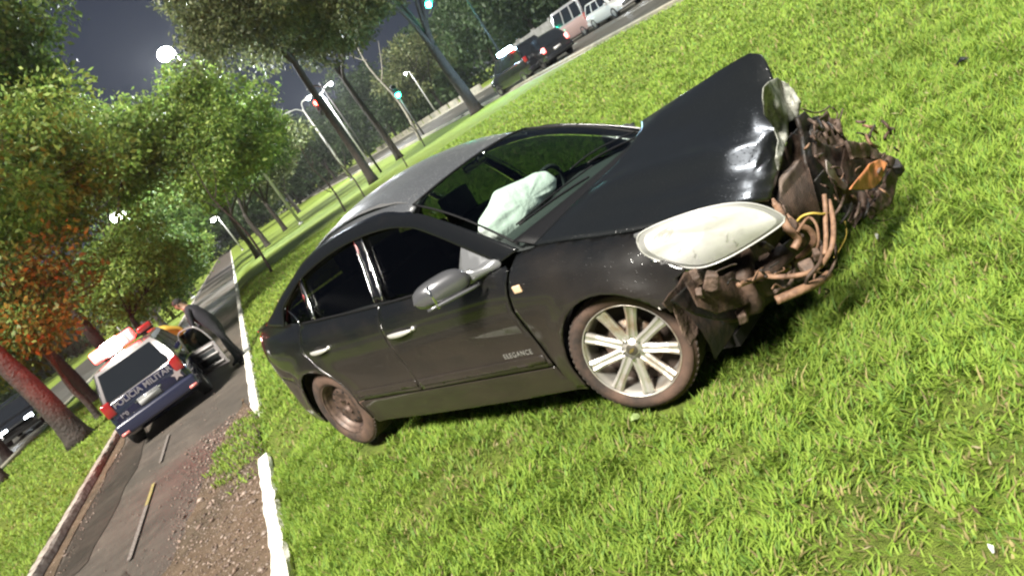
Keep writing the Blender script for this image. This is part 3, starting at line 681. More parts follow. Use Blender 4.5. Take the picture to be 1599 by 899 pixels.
for side in (-1, 1):
    S = lambda f=0.0: side_fn(f)
    # ---- doors
    top = [(x, zbelt(x)-.012) for x in (-.22, 0, .2, .4, .6, .78)]
    fd = [(x-g, z) for x, z in DG][::-1] + [(.845, .925)] + top[::-1][0:] + [(x+g, z) for x, z in BG]
    door = patch('front_door', fd, S(), .045, M_PAINT, side=side)
    top = [(x, zbelt(x)-.012) for x in (-1.20, -1.0, -.8, -.6, -.4, -.25)]
    rd = [(x-g, z) for x, z in BG][::-1] + top[::-1] + [(x+g, z) for x, z in RG]
    rdoor = patch('rear_door', rd, S(), .045, M_PAINT, side=side)
    # ---- belt seals
    for par, x0, x1 in ((door, -.215, .76), (rdoor, -1.18, -.245)):
        q = MB(); n = 16
        pts = [(lerp(x0, x1, i/n), (W(lerp(x0, x1, i/n), zbelt(lerp(x0, x1, i/n))-.012)+.0)*side, zbelt(lerp(x0, x1, i/n))-.006) for i in range(n+1)]
        q.tube(pts, .0085, 6); q.build('belt_seal', M_BLKPLAS, par)
    # ---- handles
    for par, x0, x1, zc in ((door, -.245, -.01, .765), (rdoor, -1.165, -.94, .79)):
        h = MB(); V = []; F = []; nn = 14; k = 10
        for i in range(nn+1):
            t = i/nn; x = lerp(x0, x1, t); e = math.sin(math.pi*min(max(t, .04), .96))**.35
            yc = W(x, zc)+.020*math.sin(math.pi*t)**.5+.010
            for j in range(k):
                th = 2*math.pi*j/k
                V.append((x, (yc+.011*e*math.cos(th))*side, zc+.017*e*math.sin(th)))
        for i in range(nn):
            for j in range(k): F.append((i*k+j, i*k+(j+1) % k, (i+1)*k+(j+1) % k, (i+1)*k+j))
        F.append(tuple(range(k))); F.append(tuple(nn*k+j for j in range(k)))
        h.add(V, F); hd = h.build('door_handle', M_HANDLE, par)
        cupp = [(lerp(x0, x1, .5)+.085*math.cos(a), zc-.004+.032*math.sin(a)) for a in [2*math.pi*i/20 for i in range(20)]]
        patch('handle_recess', cupp, lambda x, z: (x, W(x, z)+.0015, z), .04, M_DARK, parent=par, side=side, thick=0)
        lk = MB(); xk = x1+.018 if par is door else x1+.014
        lk.lathe([(0, .012), (.012, .010), (.014, 0)], 12, Matrix.Translation((xk, (W(xk, zc)+.002)*side, zc+.004)) @ Matrix.Rotation(R(-90*side), 4, 'X')); lk.build('lock_barrel', M_HANDLE, par)
    # ---- moulding strip on the doors
    for par, x0, x1 in ((door, -.255, .82), (rdoor, -.96, -.285)):
        pl = [(lerp(x0, x1, i/10), .446) for i in range(11)]; pl += [(lerp(x1, x0, i/10), .402) for i in range(11)]
        patch('door_moulding', pl, side_fn(.009), .06, M_PAINT, parent=par, side=side, thick=.009)
    # ---- fender
    fe = [(.868, .375), (.853, .42), (.829, .59), (.821, .715), (.838, .80), (.878, .905), (.90, .945)]
    fe += [(x, zhoodedge(x)) for x in (1.05, 1.15, 1.25, 1.35, 1.45, 1.55, 1.62)]
    fe += [(1.66, .79), (1.70, .74), (1.79, .675), (1.735, .655), (1.74, .61), (1.69, .60), (1.672, .555), (1.64, .552)]
    fe += arc(FWX, .33, .362, 38, 187, 22) + [(.968, .235), (.868, .215)]
    fen = patch('fender', fe, lambda x, z: (x, W(x, z) + (.012*noise.noise(Vector((x*7, z*7, 1.3))) if x > 1.4 else 0), z), .03, M_PAINT, side=side, thick=.008)
    # ---- quarter panel with rear pillar foot
    qp = [(-.995, .215), (-.995, .375)] + [(x-g, z) for x, z in RG[::-1][1:]] + [(-1.23, .99)]
    qp += [(x, z) for x, z in ((-1.40, 1.005), (-1.60, 1.03), (-1.78, 1.045), (-2.0, 1.035), (-2.13, 1.015))]
    qp += [(-2.16, .93), (-2.165, .80), (-2.14, .66), (-1.72, .60)] + arc(RWX, .31, .352, 142, -15, 22)
    quarter = patch('quarter_panel', qp, side_fn(), .04, M_PAINT, side=side)
    # ---- rear bumper half (wraps the corner)
    rb = [(-1.718, .590), (-2.14, .652), (-2.21, .66), (-2.235, .60), (-2.245, .50), (-2.20, .40), (-2.08, .28), (-1.90, .20), (-1.72, .20)] + arc(RWX, .31, .352, 192, 143, 8)
    patch('rear_bumper', rb, side_fn(), .035, M_PAINT, side=side)
    # ---- tail lamp
    tl = [(-1.95, .985), (-2.165, .965), (-2.225, .84), (-2.215, .72), (-2.10, .74), (-1.98, .84)]
    patch('tail_lamp', tl, side_fn(.004), .03, pmat('tail_lens', (.05, .006, .006), rough=.15, coat=.6), side=side)
    # ---- rocker sill
    sl = [(.845, .362), (-.975, .362), (-1.0, .17)] + [(-.5, .165), (.0, .17), (.5, .18), (.95, .20), (.955, .225), (.86, .235)]
    patch('rocker_panel', sl, side_fn(-.006), .045, M_PAINT, side=side)
    # ---- dark inner side shell behind the gaps
    ins = [(1.60, .60)] + arc(FWX, .33, .40, 45, 200, 12) + [(.93, .19), (-.97, .17)] + arc(RWX, .31, .39, -20, 200, 14) + [(-2.0, .25), (-2.1, .9), (-1.7, .98), (-1.2, .95), (0, .915), (.8, .90), (1.2, .84), (1.5, .78)]
    patch('inner_side_shell', ins, side_fn(-.045), .12, M_DARK, side=side, thick=0)
    # ---- roof rail and pillars: band between the windows and the roof edge
    def zr(x): return spw(x, [(-1.12, 1.400), (-1.0, 1.435), (-.8, 1.478), (-.55, 1.503), (-.3, 1.505), (-.05, 1.482), (.12, 1.440), (.27, 1.395)])
    outer = [(.93, .965), (.82, 1.035), (.66, 1.125), (.46, 1.225), (.28, 1.300), (.14, 1.320), (-.05, 1.366), (-.3, 1.376), (-.6, 1.370), (-.85, 1.346), (-1.02, 1.312), (-1.2, 1.250), (-1.4, 1.175), (-1.58, 1.095), (-1.72, 1.045)]
    inner = [(.80, .940), (.70, 1.000), (.56, 1.080), (.38, 1.175), (.22, 1.245), (.06, 1.285), (-.10, 1.306), (-.32, 1.318), (-.58, 1.312), (-.80, 1.289), (-.98, 1.258), (-1.12, 1.225), (-1.27, 1.165), (-1.38, 1.110), (-1.42, 1.005)]
    if side == -1: DLO = inner
    so = smoothpath([(a, 0, b) for a, b in outer], 5); si = smoothpath([(a, 0, b) for a, b in inner], 5)
    V = []; F = []; K = 7
    for a, b in zip(so, si):
        for k in range(K+1):
            t = k/K; x = lerp(b.x, a.x, t); z = lerp(b.z, a.z, t)
            y = G(x, z) + .010 + .006*math.sin(math.pi*t)
            if t > .6 and -1.1 < a.x < .2: y -= .020*((t-.6)/.4)**2
            V.append((x, y*side, z + (.012*((t-.6)/.4) if t > .6 and -1.1 < a.x < .2 else 0)))
    for i in range(len(so)-1):
        for k in range(K):
            q = (i*(K+1)+k, (i+1)*(K+1)+k, (i+1)*(K+1)+k+1, i*(K+1)+k+1); F.append(q if side == 1 else q[::-1])
    fr = mesh('roof_rail', V, F, M_PAINT, car)
    solidify(fr, .012, 1)
    # B pillar covers and window seals
    bp = [(-.245, .950), (-.205, .950), (-.262, 1.15), (-.335, 1.320), (-.405, 1.320), (-.345, 1.15), (-.300, .955)]
    patch('door_pillar_cover', [(-.300, .955), (-.205, .950), (-.262, 1.15), (-.330, 1.322), (-.410, 1.322), (-.352, 1.15)], glass_fn(.004), .05, M_GLOSSBLK, side=side)
    patch('quarter_post', [(-1.040, .985), (-.992, .985), (-1.035, 1.10), (-1.085, 1.245), (-1.130, 1.23), (-1.085, 1.10)], glass_fn(.004), .05, M_GLOSSBLK, side=side)
    # ---- windows
    fg = [(-.205, .945), (.74, .93)] + [(p[0]-.0, p[1]+.004) for p in inner[1:8]] + [(-.335, 1.320), (-.27, 1.15)]
    rg_ = [(-.99, .975), (-.30, .95), (-.352, 1.15), (-.405, 1.320)] + [(p[0], p[1]+.004) for p in inner[8:11]] + [(-1.085, 1.245), (-1.035, 1.10)]
    qg = [(-1.04, .985), (-1.085, 1.10), (-1.13, 1.235), (-1.28, 1.170), (-1.39, 1.115), (-1.43, 1.000), (-1.2, .985)]
    far = side == 1
    gm = M_SIDEGL if not far else M_FARGL
    patch('front_side_window', fg, glass_fn(-.012), .09, gm, side=side, thick=0)
    patch('rear_side_window', rg_, glass_fn(-.012), .09, gm, side=side, thick=0)
    patch('quarter_window', qg, glass_fn(-.010), .09, gm, side=side, thick=0)
    # bright tubes added to stand for reflections along the glass edges
    for nm, a, b, rr in (('glass_edge_glint', (-.200, .955), (-.322, 1.335), .0055), ('glass_edge_glint', (-.285, .958), (-.392, 1.30), .003), ('glass_edge_glint', (-.985, .985), (-1.088, 1.235), .0045), ('glass_edge_glint', (-1.20, .995), (-1.33, 1.09), .004)):
        q = MB(); pts = []
        for i in range(9):
            t = i/8; x = lerp(a[0], b[0], t)+.018*math.sin(math.pi*t)*(1 if rr > .003 else .6); z = lerp(a[1], b[1], t); pts.append((x, (G(x, z)+.012)*side, z))
        q.tube(pts, rr, 6); q.build(nm, M_CHROME, car)
    # ---- mirror
    if True:
        sail = [(.50, .955), (.785, .932), (.70, .998), (.56, 1.078)]
        patch('mirror_sail', sail, glass_fn(.010), .05, M_SAIL, side=side)
        mir = MB()
        # neck
        ring = []; V = []; F = []; k = 14
        stations = [((.735, .785, .945), .085, .032), ((.71, .835, .945), .055, .030), ((.68, .868, .950), .040, .032), ((.655, .893, .957), .044, .040)]
        for (c, a_, b_) in stations:
            for j in range(k):
                th = 2*math.pi*j/k
                V.append(Vector((c[0]+a_*math.cos(th)*.9, (c[1])*side, c[2]+b_*math.sin(th))))
        for i in range(len(stations)-1):
            for j in range(k): F.append((i*k+j, i*k+(j+1) % k, (i+1)*k+(j+1) % k, (i+1)*k+j))
        F.append(tuple(range(k))); F.append(tuple((len(stations)-1)*k+j for j in range(k)))
        mir.add(V, F); bracket = mir.build('mirror_bracket', M_SAIL, car)
        # shell: rounded shape, blunt outer end, flat rear
        hs = MB(); V = []; F = []; nu = 20; nv = 14
        for i in range(nv+1):
            t = i/nv      # 0 inner .. 1 outer
            e = (1-abs(2*t-1)**3.2)**.5 if 0 < t < 1 else 0
            cy = .888+.225*t; cx = .655-.19*t; cz = .962+.012*t
            for j in range(nu):
                th = 2*math.pi*j/nu; c, s_ = math.cos(th), math.sin(th)
                ax = .085 if c > 0 else .035
                V.append((cx+ax*c*e, cy*side, cz+(.088-.020*t)*e*(abs(s_)**.85)*(1 if s_ > 0 else -.86)))
        for i in range(nv):
            for j in range(nu): F.append((i*nu+j, i*nu+(j+1) % nu, (i+1)*nu+(j+1) % nu, (i+1)*nu+j))
        hs.add(V, F); shell = hs.build('mirror_shell', M_MIRROR, car)
        tr = MB(); tr.tube([(.725-.19*t, (.895+.215*t)*side, .905+.016*t) for t in [i/8 for i in range(9)]], [.007, .010, .011, .012, .012, .012, .011, .010, .007], 8); tr.build('mirror_lower_trim', M_MIRROR, shell)
        mg = MB(); mg.box((.55, 1.0*side, .965), (.004, .17, .12), Matrix.Rotation(R(-20*side), 3, 'Z')); mg.build('mirror_glass', M_CHROME, shell)
    # ---- side repeater lamp
    sm = MB(); cxm = .905; sm.box((cxm, (W(cxm, .815)+.006)*side, .815), (.055, .014, .040)); bevel(sm.build('side_repeater', M_AMBER, fen), .006, 3)

# ---- roof
def roof_fn(x, y):
    ye = G(min(max(x, -1.1), .2), 1.37)-.0
    q = min(abs(y)/.575, 1.0)
    return (x, y, zr(x) - (.075+.035*min(max((.1-x)/.3,0),1)*min(max((x+1.1)/.2,0),1))*q**2.2 - .030*q**6)
front = [(.27-.10*(y/.57)**2, y) for y in [-.575+1.15*i/12 for i in range(13)]]
back = [(-1.10+.08*(y/.57)**2, y) for y in [.575-1.15*i/12 for i in range(13)]]
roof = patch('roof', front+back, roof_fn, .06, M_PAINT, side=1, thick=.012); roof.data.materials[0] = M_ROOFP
# ---- windscreen
def screen(name, top, bot, m, nu=24, nv=14, lift=0.0):
    V = []; F = []
    for j in range(nv+1):
        v = j/nv
        for i in range(nu+1):
            u = -1+2*i/nu
            a = Vector(bot(u)); b = Vector(top(u)); p = a.lerp(b, v); p.z += .035*math.sin(math.pi*v)+lift; V.append(p)
    for j in range(nv):
        for i in range(nu): F.append((j*(nu+1)+i, j*(nu+1)+i+1, (j+1)*(nu+1)+i+1, (j+1)*(nu+1)+i))
    return mesh(name, V, F, m, car)
wt = lambda u: (.18+.09*(1-u*u), .555*u, 1.350+.040*(1-u*u))
wb = lambda u: (.90+.13*(1-u*u), .700*u, .975+.02*(1-u*u))
screen('windscreen', wt, wb, M_WIND)
# black edge of the windscreen
for nm, fa, fb in (('screen_seal', lambda t: Vector(wb(-1)).lerp(Vector(wt(-1)), t)+Vector((0, 0, .035*math.sin(math.pi*t)+.003)), None),
                   ('screen_seal', lambda t: Vector(wb(1)).lerp(Vector(wt(1)), t)+Vector((0, 0, .035*math.sin(math.pi*t)+.003)), None),
                   ('screen_seal', lambda t: Vector(wt(-1+2*t))+Vector((0, 0, .003)), None)):
    q = MB(); q.tube([fa(i/16) for i in range(17)], .0065, 6); q.build(nm, M_BLKPLAS, car)
q = MB()
V = []; F = []
for i in range(25):
    u = -1+2*i/24; a = Vector(wb(u)); 
    V += [a+Vector((-.035, 0, .020)), a+Vector((.01, 0, .010)), a+Vector((.10, 0, -.030)), a+Vector((.17, 0, -.075))]
for i in range(24):
    for k in range(3): F.append((i*4+k, (i+1)*4+k, (i+1)*4+k+1, i*4+k+1))
cowl = mesh('cowl_panel', V, F, M_BLKPLAS, car); solidify(cowl, .008)
# wiper
q = MB(); q.tube(smoothpath([(.99, -.10, 1.035), (.93, -.33, 1.045), (.87, -.60, 1.045)], 4), .007, 6); q.tube(smoothpath([(.95, .02, 1.060), (.90, -.3, 1.063), (.85, -.60, 1.050)], 4), .005, 6); q.build('wiper', M_BLKPLAS, car)
q = MB(); q.tube(smoothpath([(1.03, .50, 1.025), (.94, .22, 1.065), (.90, .06, 1.075)], 4), .007, 6); q.tube(smoothpath([(.93, .55, 1.05), (.88, .2, 1.10), (.86, -.05, 1.10)], 4), .005, 6); q.build('wiper', M_BLKPLAS, car)
# ---- rear screen, boot lid
rt_ = lambda u: (-1.11+.08*u*u, .545*u, 1.375-.02*u*u-.02)
rb_ = lambda u: (-1.74+.06*u*u, .66*u, 1.055-.01*u*u)
screen('rear_screen', rb_, rt_, M_SIDEGL)
def boot_fn(x, y): return (x, y, 1.062 - .035*max(0, (-1.75-x)/.42)**1.5 - .05*(abs(y)/.75)**3)
patch('boot_lid', [(-1.74, -.67), (-1.80, 0), (-1.74, .67), (-2.0, .69), (-2.15, .64), (-2.20, .3), (-2.215, 0), (-2.20, -.3), (-2.15, -.64), (-2.0, -.69)], boot_fn, .08, M_PAINT, side=1)
# rear fascia
V = []; F = []; zs = [.98, .90, .80, .68, .60, .50, .40, .28]
for z in zs:
    for i in range(17):
        u = -1+2*i/16; V.append((-2.235-(.03 if z < .62 else 0)+.10*abs(u)**4+(.10 if z > .95 else 0)*.3, .62*u, z))
for j in range(len(zs)-1):
    for i in range(16): F.append((j*17+i, j*17+i+1, (j+1)*17+i+1, (j+1)*17+i))
mesh('boot_face', V, F, M_PAINT, car)
q = MB(); q.box((-2.27, 0, .74), (.008, .40, .13)); q.build('rear_plate', pmat('plate_grey', (.5, .5, .5), rough=.5), car)
# ---- floor, inner arches
q = MB(); q.box((-.05, 0, .20), (3.5, 1.20, .06)); q.box((-.02, 0, .22), (2.0, 1.60, .05)); q.build('floor_pan', M_DARK, car, smooth=False)
for cx, cz in ((FWX, .33), (RWX, .31)):
    for side in (-1, 1):
        V = []; F = []; n = 18
        for i in range(n+1):
            a = R(-15+210*i/n)
            for y in (.80, .50): V.append((cx+.372*math.cos(a), y*side, cz+.372*math.sin(a)))
        for i in range(n): F.append((2*i, 2*i+1, 2*i+3, 2*i+2))
        c = len(V); V.append((cx, .50*side, cz))
        for i in range(n): F.append((2*i+1, 2*i+3, c))
        mesh('wheel_arch_liner', V, F, M_MUDBLK, car)

# ---- cabin
def seat(x, y, name='front_seat', hw=.25):
    e = MB(); 
    prof = [(.20, .50), (.16, .48), (-.26, .50), (-.34, .62), (-.48, 1.06), (-.44, 1.10), (-.38, 1.07), (-.26, .72), (-.16, .60), (.18, .60)]
    V = []; F = []; n = len(prof)
    for yy, s_ in ((-hw, .9), (-hw*.8, 1), (hw*.8, 1), (hw, .9)):
        for (px, pz) in prof: V.append((x+px*s_, y+yy, .78+(pz-.78)*s_ - .08))
    for i in range(3):
        for k in range(n): F.append((i*n+k, i*n+(k+1) % n, (i+1)*n+(k+1) % n, (i+1)*n+k))
    F.append(tuple(range(n))); F.append(tuple(3*n+k for k in range(n)))
    e.add(V, F); s = e.build(name, M_SEAT, car); 
    hr = MB(); hr.box((x-.50, y, 1.12), (.09, .24, .17)); hr.tube([(x-.48, y-.06, 1.0), (x-.50, y-.06, 1.1)], .007, 6); hr.tube([(x-.48, y+.06, 1.0), (x-.50, y+.06, 1.1)], .007, 6); bevel(hr.build('headrest', M_SEAT, s), .03, 3)
seat(-.02, -.36); seat(-.02, .36)
seat(-.95, 0, 'rear_bench', .58)
q = MB(); V = []; F = []
prof = [(1.02, .965), (.80, .975), (.62, .975), (.50, .955), (.42, .90), (.44, .80), (.52, .60), (.60, .45)]
for y in (-.70, -.45, -.15, .15, .30, .45, .70):
    for px, pz in prof: V.append((px, y, pz+(.02 if .2 < y < .5 and px < .62 else 0)-(.03 if abs(y) > .6 else 0)))
n = len(prof)
for i in range(6):
    for k in range(n-1): F.append((i*n+k, i*n+k+1, (i+1)*n+k+1, (i+1)*n+k))
mesh('dashboard', V, F, M_DASH, car)
q = MB(); Mw = Matrix.Translation((.27, .36, .93)) @ Matrix.Rotation(R(-66), 4, 'Y')
ring = [(Mw @ Vector((.18*math.cos(a), .18*math.sin(a), 0))) for a in [2*math.pi*i/24 for i in range(25)]]
q.tube(ring, .014, 8, cap=False); q.lathe([(0, .03), (.07, .02), (.075, -.02), (0, -.03)], 16, Mw)
q.tube([Mw @ Vector((-.17, 0, 0)), Mw @ Vector((.17, 0, 0))], .014, 6); q.tube([Mw @ Vector((0, 0, 0)), Mw @ Vector((0, 0, -.25))], .025, 8); q.build('steering_wheel', M_SEAT, car)
q = MB(); q.box((.17, .02, 1.345), (.025, .20, .045)); q.tube([(.20, .02, 1.345), (.23, .02, 1.39)], .012, 6); bevel(q.build('interior_mirror', M_GLOSSBLK, car), .01, 2)
# headliner
patch('headliner', [(.10, -.52), (.14, 0), (.10, .52), (-1.0, .50), (-1.0, -.50)], lambda x, y: (x, y, zr(x)-.055-.02*(y/.5)**2), .2, pmat('headliner_cloth', (.10, .10, .10), rough=.9), side=1, thick=0)
# ---- airbag: creased cushion, laid out across the dash
ab = [(748, 362), (750, 344), (768, 318), (778, 296), (800, 286), (822, 277), (838, 268), (854, 266), (867, 279), (864, 296), (848, 312), (834, 330), (818, 350), (800, 370), (784, 378), (764, 374)]
pts = [cp(px, py, X=.43) for px, py in ab]
cyb = sum(p.y for p in pts)/len(pts); czb = sum(p.z for p in pts)/len(pts)
V = []; F = []; n = len(pts)*4
def edge(i):
    k = i/4; a = int(k) % len(pts); b = (a+1) % len(pts); return pts[a].lerp(pts[b], k-int(k))
rings = [0.0, .25, .45, .62, .76, .87, .95, 1.0]
for sgn in (1, -1):
    for r_ in rings if sgn == 1 else rings[::-1]:
        for i in range(n):
            e = edge(i); y = lerp(cyb, e.y, r_); z = lerp(czb, e.z, r_)
            h_ = .085*math.sqrt(max(0, 1-r_**2.4))*sgn
            h_ += (.010*noise.noise(Vector((y*9, z*9, sgn))) + .008*math.sin(i*2*math.pi/n*9)*r_**2)*(1-r_**4)
            V.append((.43+h_*.9-.25*(z-czb), y, z))
m_ = len(rings)*2
for j in range(m_-1):
    for i in range(n): F.append((j*n+i, j*n+(i+1) % n, (j+1)*n+(i+1) % n, (j+1)*n+i))
airbag = mesh('airbag', V, F, M_AIRBAG, car); subsurf(airbag, 1)

# ---- wheels
def wheel(name, loc, axis, rim_mat, kind, label=None, r=.308):
    z = Vector(axis).normalized(); x = Vector((0, 0, 1)).cross(z).normalized(); y = z.cross(x)
    M = Matrix((( x.x, y.x, z.x, loc[0]), (x.y, y.y, z.y, loc[1]), (x.z, y.z, z.z, loc[2]), (0, 0, 0, 1)))
    e = empty(name, parent=car); e.matrix_local = M
    if label: e['label'] = label
    t = MB(); rr = .233 if kind == 'alloy' else .200
    t.lathe([(rr, .082), (rr+.006, .094), (rr+.03, .100), (rr+.055, .099), (r-.020, .090), (r-.006, .078), (r, .060)], 64)
    t.build('tyre', M_RUBBER, e)
    t = MB(); pr = []
    for a in (.060, .036, .030, .004, -.004, -.030, -.036, -.060):
        pr.append((r, a)); 
    t.lathe([(r, .060), (r, .036), (r-.007, .034), (r-.007, .030), (r, .028), (r, .004), (r-.007, .002), (r-.007, -.002), (r, -.004), (r, -.028), (r-.007, -.030), (r-.007, -.034), (r, -.036), (r, -.090), (r-.010, -.125), (rr+.03, -.145), (rr, -.125)], 64)
    # tread blocks on the shoulder
    for i in range(60):
        a = 2*math.pi*i/60
        for sx in (.066, -.030, -.094): t.box((math.cos(a)*(r-.0048), math.sin(a)*(r-.0048), sx), (.009, .020, .022), Matrix.Rotation(a, 3, 'Z'))
    t.build('tread', M_TREAD, e)
    rm = MB()
    if kind == 'alloy':
        rm.lathe([(rr-.004, .088), (rr, .094), (rr+.003, .090), (rr+.002, .080), (rr-.010, .072), (rr-.016, .04), (rr-.026, -.05), (rr-.01, -.09)], 64)
        rim = rm.build('rim', rim_mat, e)
        for i in range(9):
            a = 2*math.pi*(i+.62)/9; ca, sa = math.cos(a), math.sin(a); V = []
            sec = [(.050, .027, .058), (.085, .0255, .062), (.13, .0235, .066), (.175, .0255, .070), (.223, .0300, .080)]
            sp = MB(); F = []
            for (rad, hw, zt) in sec:
                for (dw, dz) in ((-hw, -.012), (-hw, .0), (-hw*.55, .007), (-hw*.18, .001), (hw*.18, .001), (hw*.55, .007), (hw, 0), (hw, -.012)):
                    V.append((rad*ca-dw*sa, rad*sa+dw*ca, zt+dz))
            for s_ in range(4):
                for k in range(8): F.append((s_*8+k, s_*8+(k+1) % 8, (s_+1)*8+(k+1) % 8, (s_+1)*8+k))
            sp.add(V, F); sp.build('spoke', rim_mat, e, smooth=False)
        hb = MB(); hb.lathe([(0, .070), (.030, .070), (.034, .066), (.036, .060), (.078, .056), (.083, .048), (.083, .02)], 32); hb.build('hub', rim_mat, e)
        cpn = MB(); cpn.lathe([(0, .0755), (.024, .0745), (.029, .070)], 24); cpn.build('hub_cap', pmat('cap_dark_gold', (.10, .09, .07), rough=.4, metal=.4), e)
        bt = MB(); bt.box((0, 0, .0765), (.034, .008, .002), Matrix.Rotation(.5, 3, 'Z')); bt.box((0, 0, .0772), (.014, .015, .002), Matrix.Rotation(.5, 3, 'Z')); bt.build('cross_emblem', pmat('emblem_gold', (.45, .34, .14), rough=.3, metal=.8), e, smooth=False)
        for i in range(5):
            a = 2*math.pi*(i+.5)/5; b_ = MB(); b_.lathe([(0, .074), (.006, .074), (.008, .068), (.009, .055)], 6, Matrix.Translation((.053*math.cos(a), .053*math.sin(a), 0))); b_.build('wheel_bolt', M_CHROME, e, smooth=False)
        dk = MB(); dk.lathe([(.05, .022), (.13, .024), (.135, .01)], 40); dk.build('brake_disc', pmat('brake_steel', (.28, .24, .20), rough=.4, metal=.8, mottle=(10, (.12, .07, .04), .45, .6)), e)
        dc = MB(); dc.lathe([(0, -.03), (.21, -.03)], 40); dc.build('wheel_back', pmat('muddy_wheel_back', (.045, .03, .022), rough=.8), e)
        cl_ = MB(); cl_.box((-.10, .02, .03), (.06, .12, .05)); bevel(cl_.build('brake_caliper', M_STEEL, e), .01, 2)
    else:
        rm.lathe([(rr-.002, .086), (rr+.004, .092), (rr+.004, .084), (rr-.008, .076), (rr-.018, .062), (rr-.022, .025), (.150, .018), (.135, .045), (.105, .050), (.075, .040), (.060, .046), (.036, .050), (.034, .030), (0, .030)], 64)
        rim = rm.build('rim', rim_mat, e)
        for i in range(12):
            a = 2*math.pi*i/12; h_ = MB(); h_.lathe([(0, .050), (.011, .050)], 14, Matrix.Translation((.122*math.cos(a), .122*math.sin(a), -.0005)) @ Matrix.Rotation(0, 4, 'Z'))
            h_.build('vent_hole', M_DARK, e, smooth=False)
        for i in range(4):
            a = 2*math.pi*(i+.3)/4; b_ = MB(); b_.lathe([(0, .062), (.007, .062), (.010, .050), (.010, .04)], 6, Matrix.Translation((.055*math.cos(a), .055*math.sin(a), 0))); b_.build('wheel_bolt', M_CHROME if i == 2 else M_STEEL, e, smooth=False)
    return e
st, cb = R(15), R(3)
wheel('front_wheel', (1.285, -.735, .350), (math.sin(st)*math.cos(cb), -math.cos(st)*math.cos(cb), math.sin(cb)), M_ALLOY, 'alloy', 'silver nine spoke alloy wheel, muddy and turned outwards')
wheel('rear_wheel', (-1.35, -.728, .305), (0, -1, .02), M_STEEL, 'steel', 'muddy steel wheel with round vent holes', r=.305)
wheel('front_wheel', (1.32, .735, .33), (math.sin(-.1), math.cos(.1), 0), M_ALLOY, 'alloy')
wheel('rear_wheel', (-1.35, .728, .305), (0, 1, 0), M_ALLOY, 'alloy')

def textmesh(name, fc, m, parent):
    o = bpy.data.objects.new(name, fc); COL.objects.link(o); dg = bpy.context.evaluated_depsgraph_get(); dg.update()
    me = bpy.data.meshes.new_from_object(o.evaluated_get(dg)); bpy.data.objects.remove(o); me.materials.clear(); me.materials.append(m)
    return link(bpy.data.objects.new(name, me), parent)
# ---- door badge
fc = bpy.data.curves.new('badge_lettering', 'FONT'); fc.body = 'ELEGANCE'; fc.size = .040; fc.extrude = .0012; fc.space_character = 1.15
bo = textmesh('badge_lettering', fc, pmat('badge_chrome', (.26, .25, .23), rough=.5, metal=.3), car)
bo.matrix_local = Matrix.Translation((.545, -(W(.65, .478)+.004), .462)) @ Matrix.Rotation(R(90), 4, 'X') @ Matrix.Rotation(R(0), 4, 'Y')

# ---- hood: buckled sheet, raised towards the far front corner
def curve(pts, n):
    s = smoothpath(pts, 12); L_ = [0]
    for a, b in zip(s, s[1:]): L_.append(L_[-1]+(b-a).length)
    out = []
    for i in range(n+1):
        d = L_[-1]*i/n; k = max(j for j in range(len(L_)) if L_[j] <= d+1e-9); k = min(k, len(s)-2)
        t = (d-L_[k])/max(L_[k+1]-L_[k], 1e-9); out.append(s[k].lerp(s[k+1], min(t, 1)))
    return out
NU, NV = 44, 40
near = curve([(1.00, -.715, .958), (1.20, -.722, .935), (1.40, -.715, .898), (1.62, -.70, .865), tuple(cp(1090, 330, Y=-.66)), tuple(cp(1165, 316, Y=-.55)), tuple(cp(1202, 312, Y=-.42))], NU)
farc = curve([tuple(cp(1000, 190, Y=.68)), tuple(cp(1046, 160, Y=.70)), tuple(cp(1085, 135, Y=.70)), tuple(cp(1130, 106, Y=.66)), tuple(cp(1168, 84, Y=.60))], NU)
rear = curve([(1.00, -.715, .958), (1.07, -.40, 1.0), (1.13, 0, 1.035), (1.06, .40, 1.07), tuple(cp(1000, 190, Y=.68))], NV)
frnt = curve([tuple(cp(1202, 312, Y=-.42)), tuple(cp(1218, 270, Y=-.12)), tuple(cp(1225, 225, Y=.12)), tuple(cp(1222, 170, Y=.32)), tuple(cp(1207, 118, Y=.46)), tuple(cp(1190, 88, Y=.56)), tuple(cp(1168, 84, Y=.60))], NV)
V = []
for j in range(NV+1):
    v = j/NV
    for i in range(NU+1):
        u = i/NU
        p = near[i].lerp(farc[i], v) + rear[j].lerp(frnt[j], u) - (near[0].lerp(near[-1], u).lerp(farc[0].lerp(farc[-1], u), v))
        e = math.sin(math.pi*u)*math.sin(math.pi*v)
        p = p + Vector((0, 0, 1))*(.050*e + .05*e*math.exp(-((v-.22-.15*u)/.10)**2) - .035*e*math.exp(-((v-.62-.1*u)/.16)**2))
        ed = min(u, v, 1-v, 1-u)
        p = p + Vector((0, 0, 1))*0.016*noise.noise(Vector((u*3.5, v*4.5, 4.2)))*min(1, ed*8)
        if u > .62:
            k_ = (u-.62)/.38; rdg = 1-abs(noise.noise(Vector((u*5.5, v*6.5, 8.1))))*3.2
            p = p + Vector((.2, 0, 1))*.015*k_*max(rdg, -.3)*min(1, v*8, (1-v)*8)*(1 if u < .98 else .6)
        p = p + Vector((0, 0, 1))*.010*math.exp(-((v-.13)/.022)**2)*math.sin(math.pi*u)
        if u > .8: p = p + Vector((.3, 0, 1))*.030*(u-.8)/.2*noise.noise(Vector((v*11, 3.3, u*6)))*min(1, v*6, (1-v)*6)
        V.append(p)
F = [(j*(NU+1)+i, j*(NU+1)+i+1, (j+1)*(NU+1)+i+1, (j+1)*(NU+1)+i) for j in range(NV) for i in range(NU)]
hood = mesh('hood', V, F, M_HOODP, car); solidify(hood, .016, -1)
hood['label'] = 'buckled black hood raised at its far front corner'

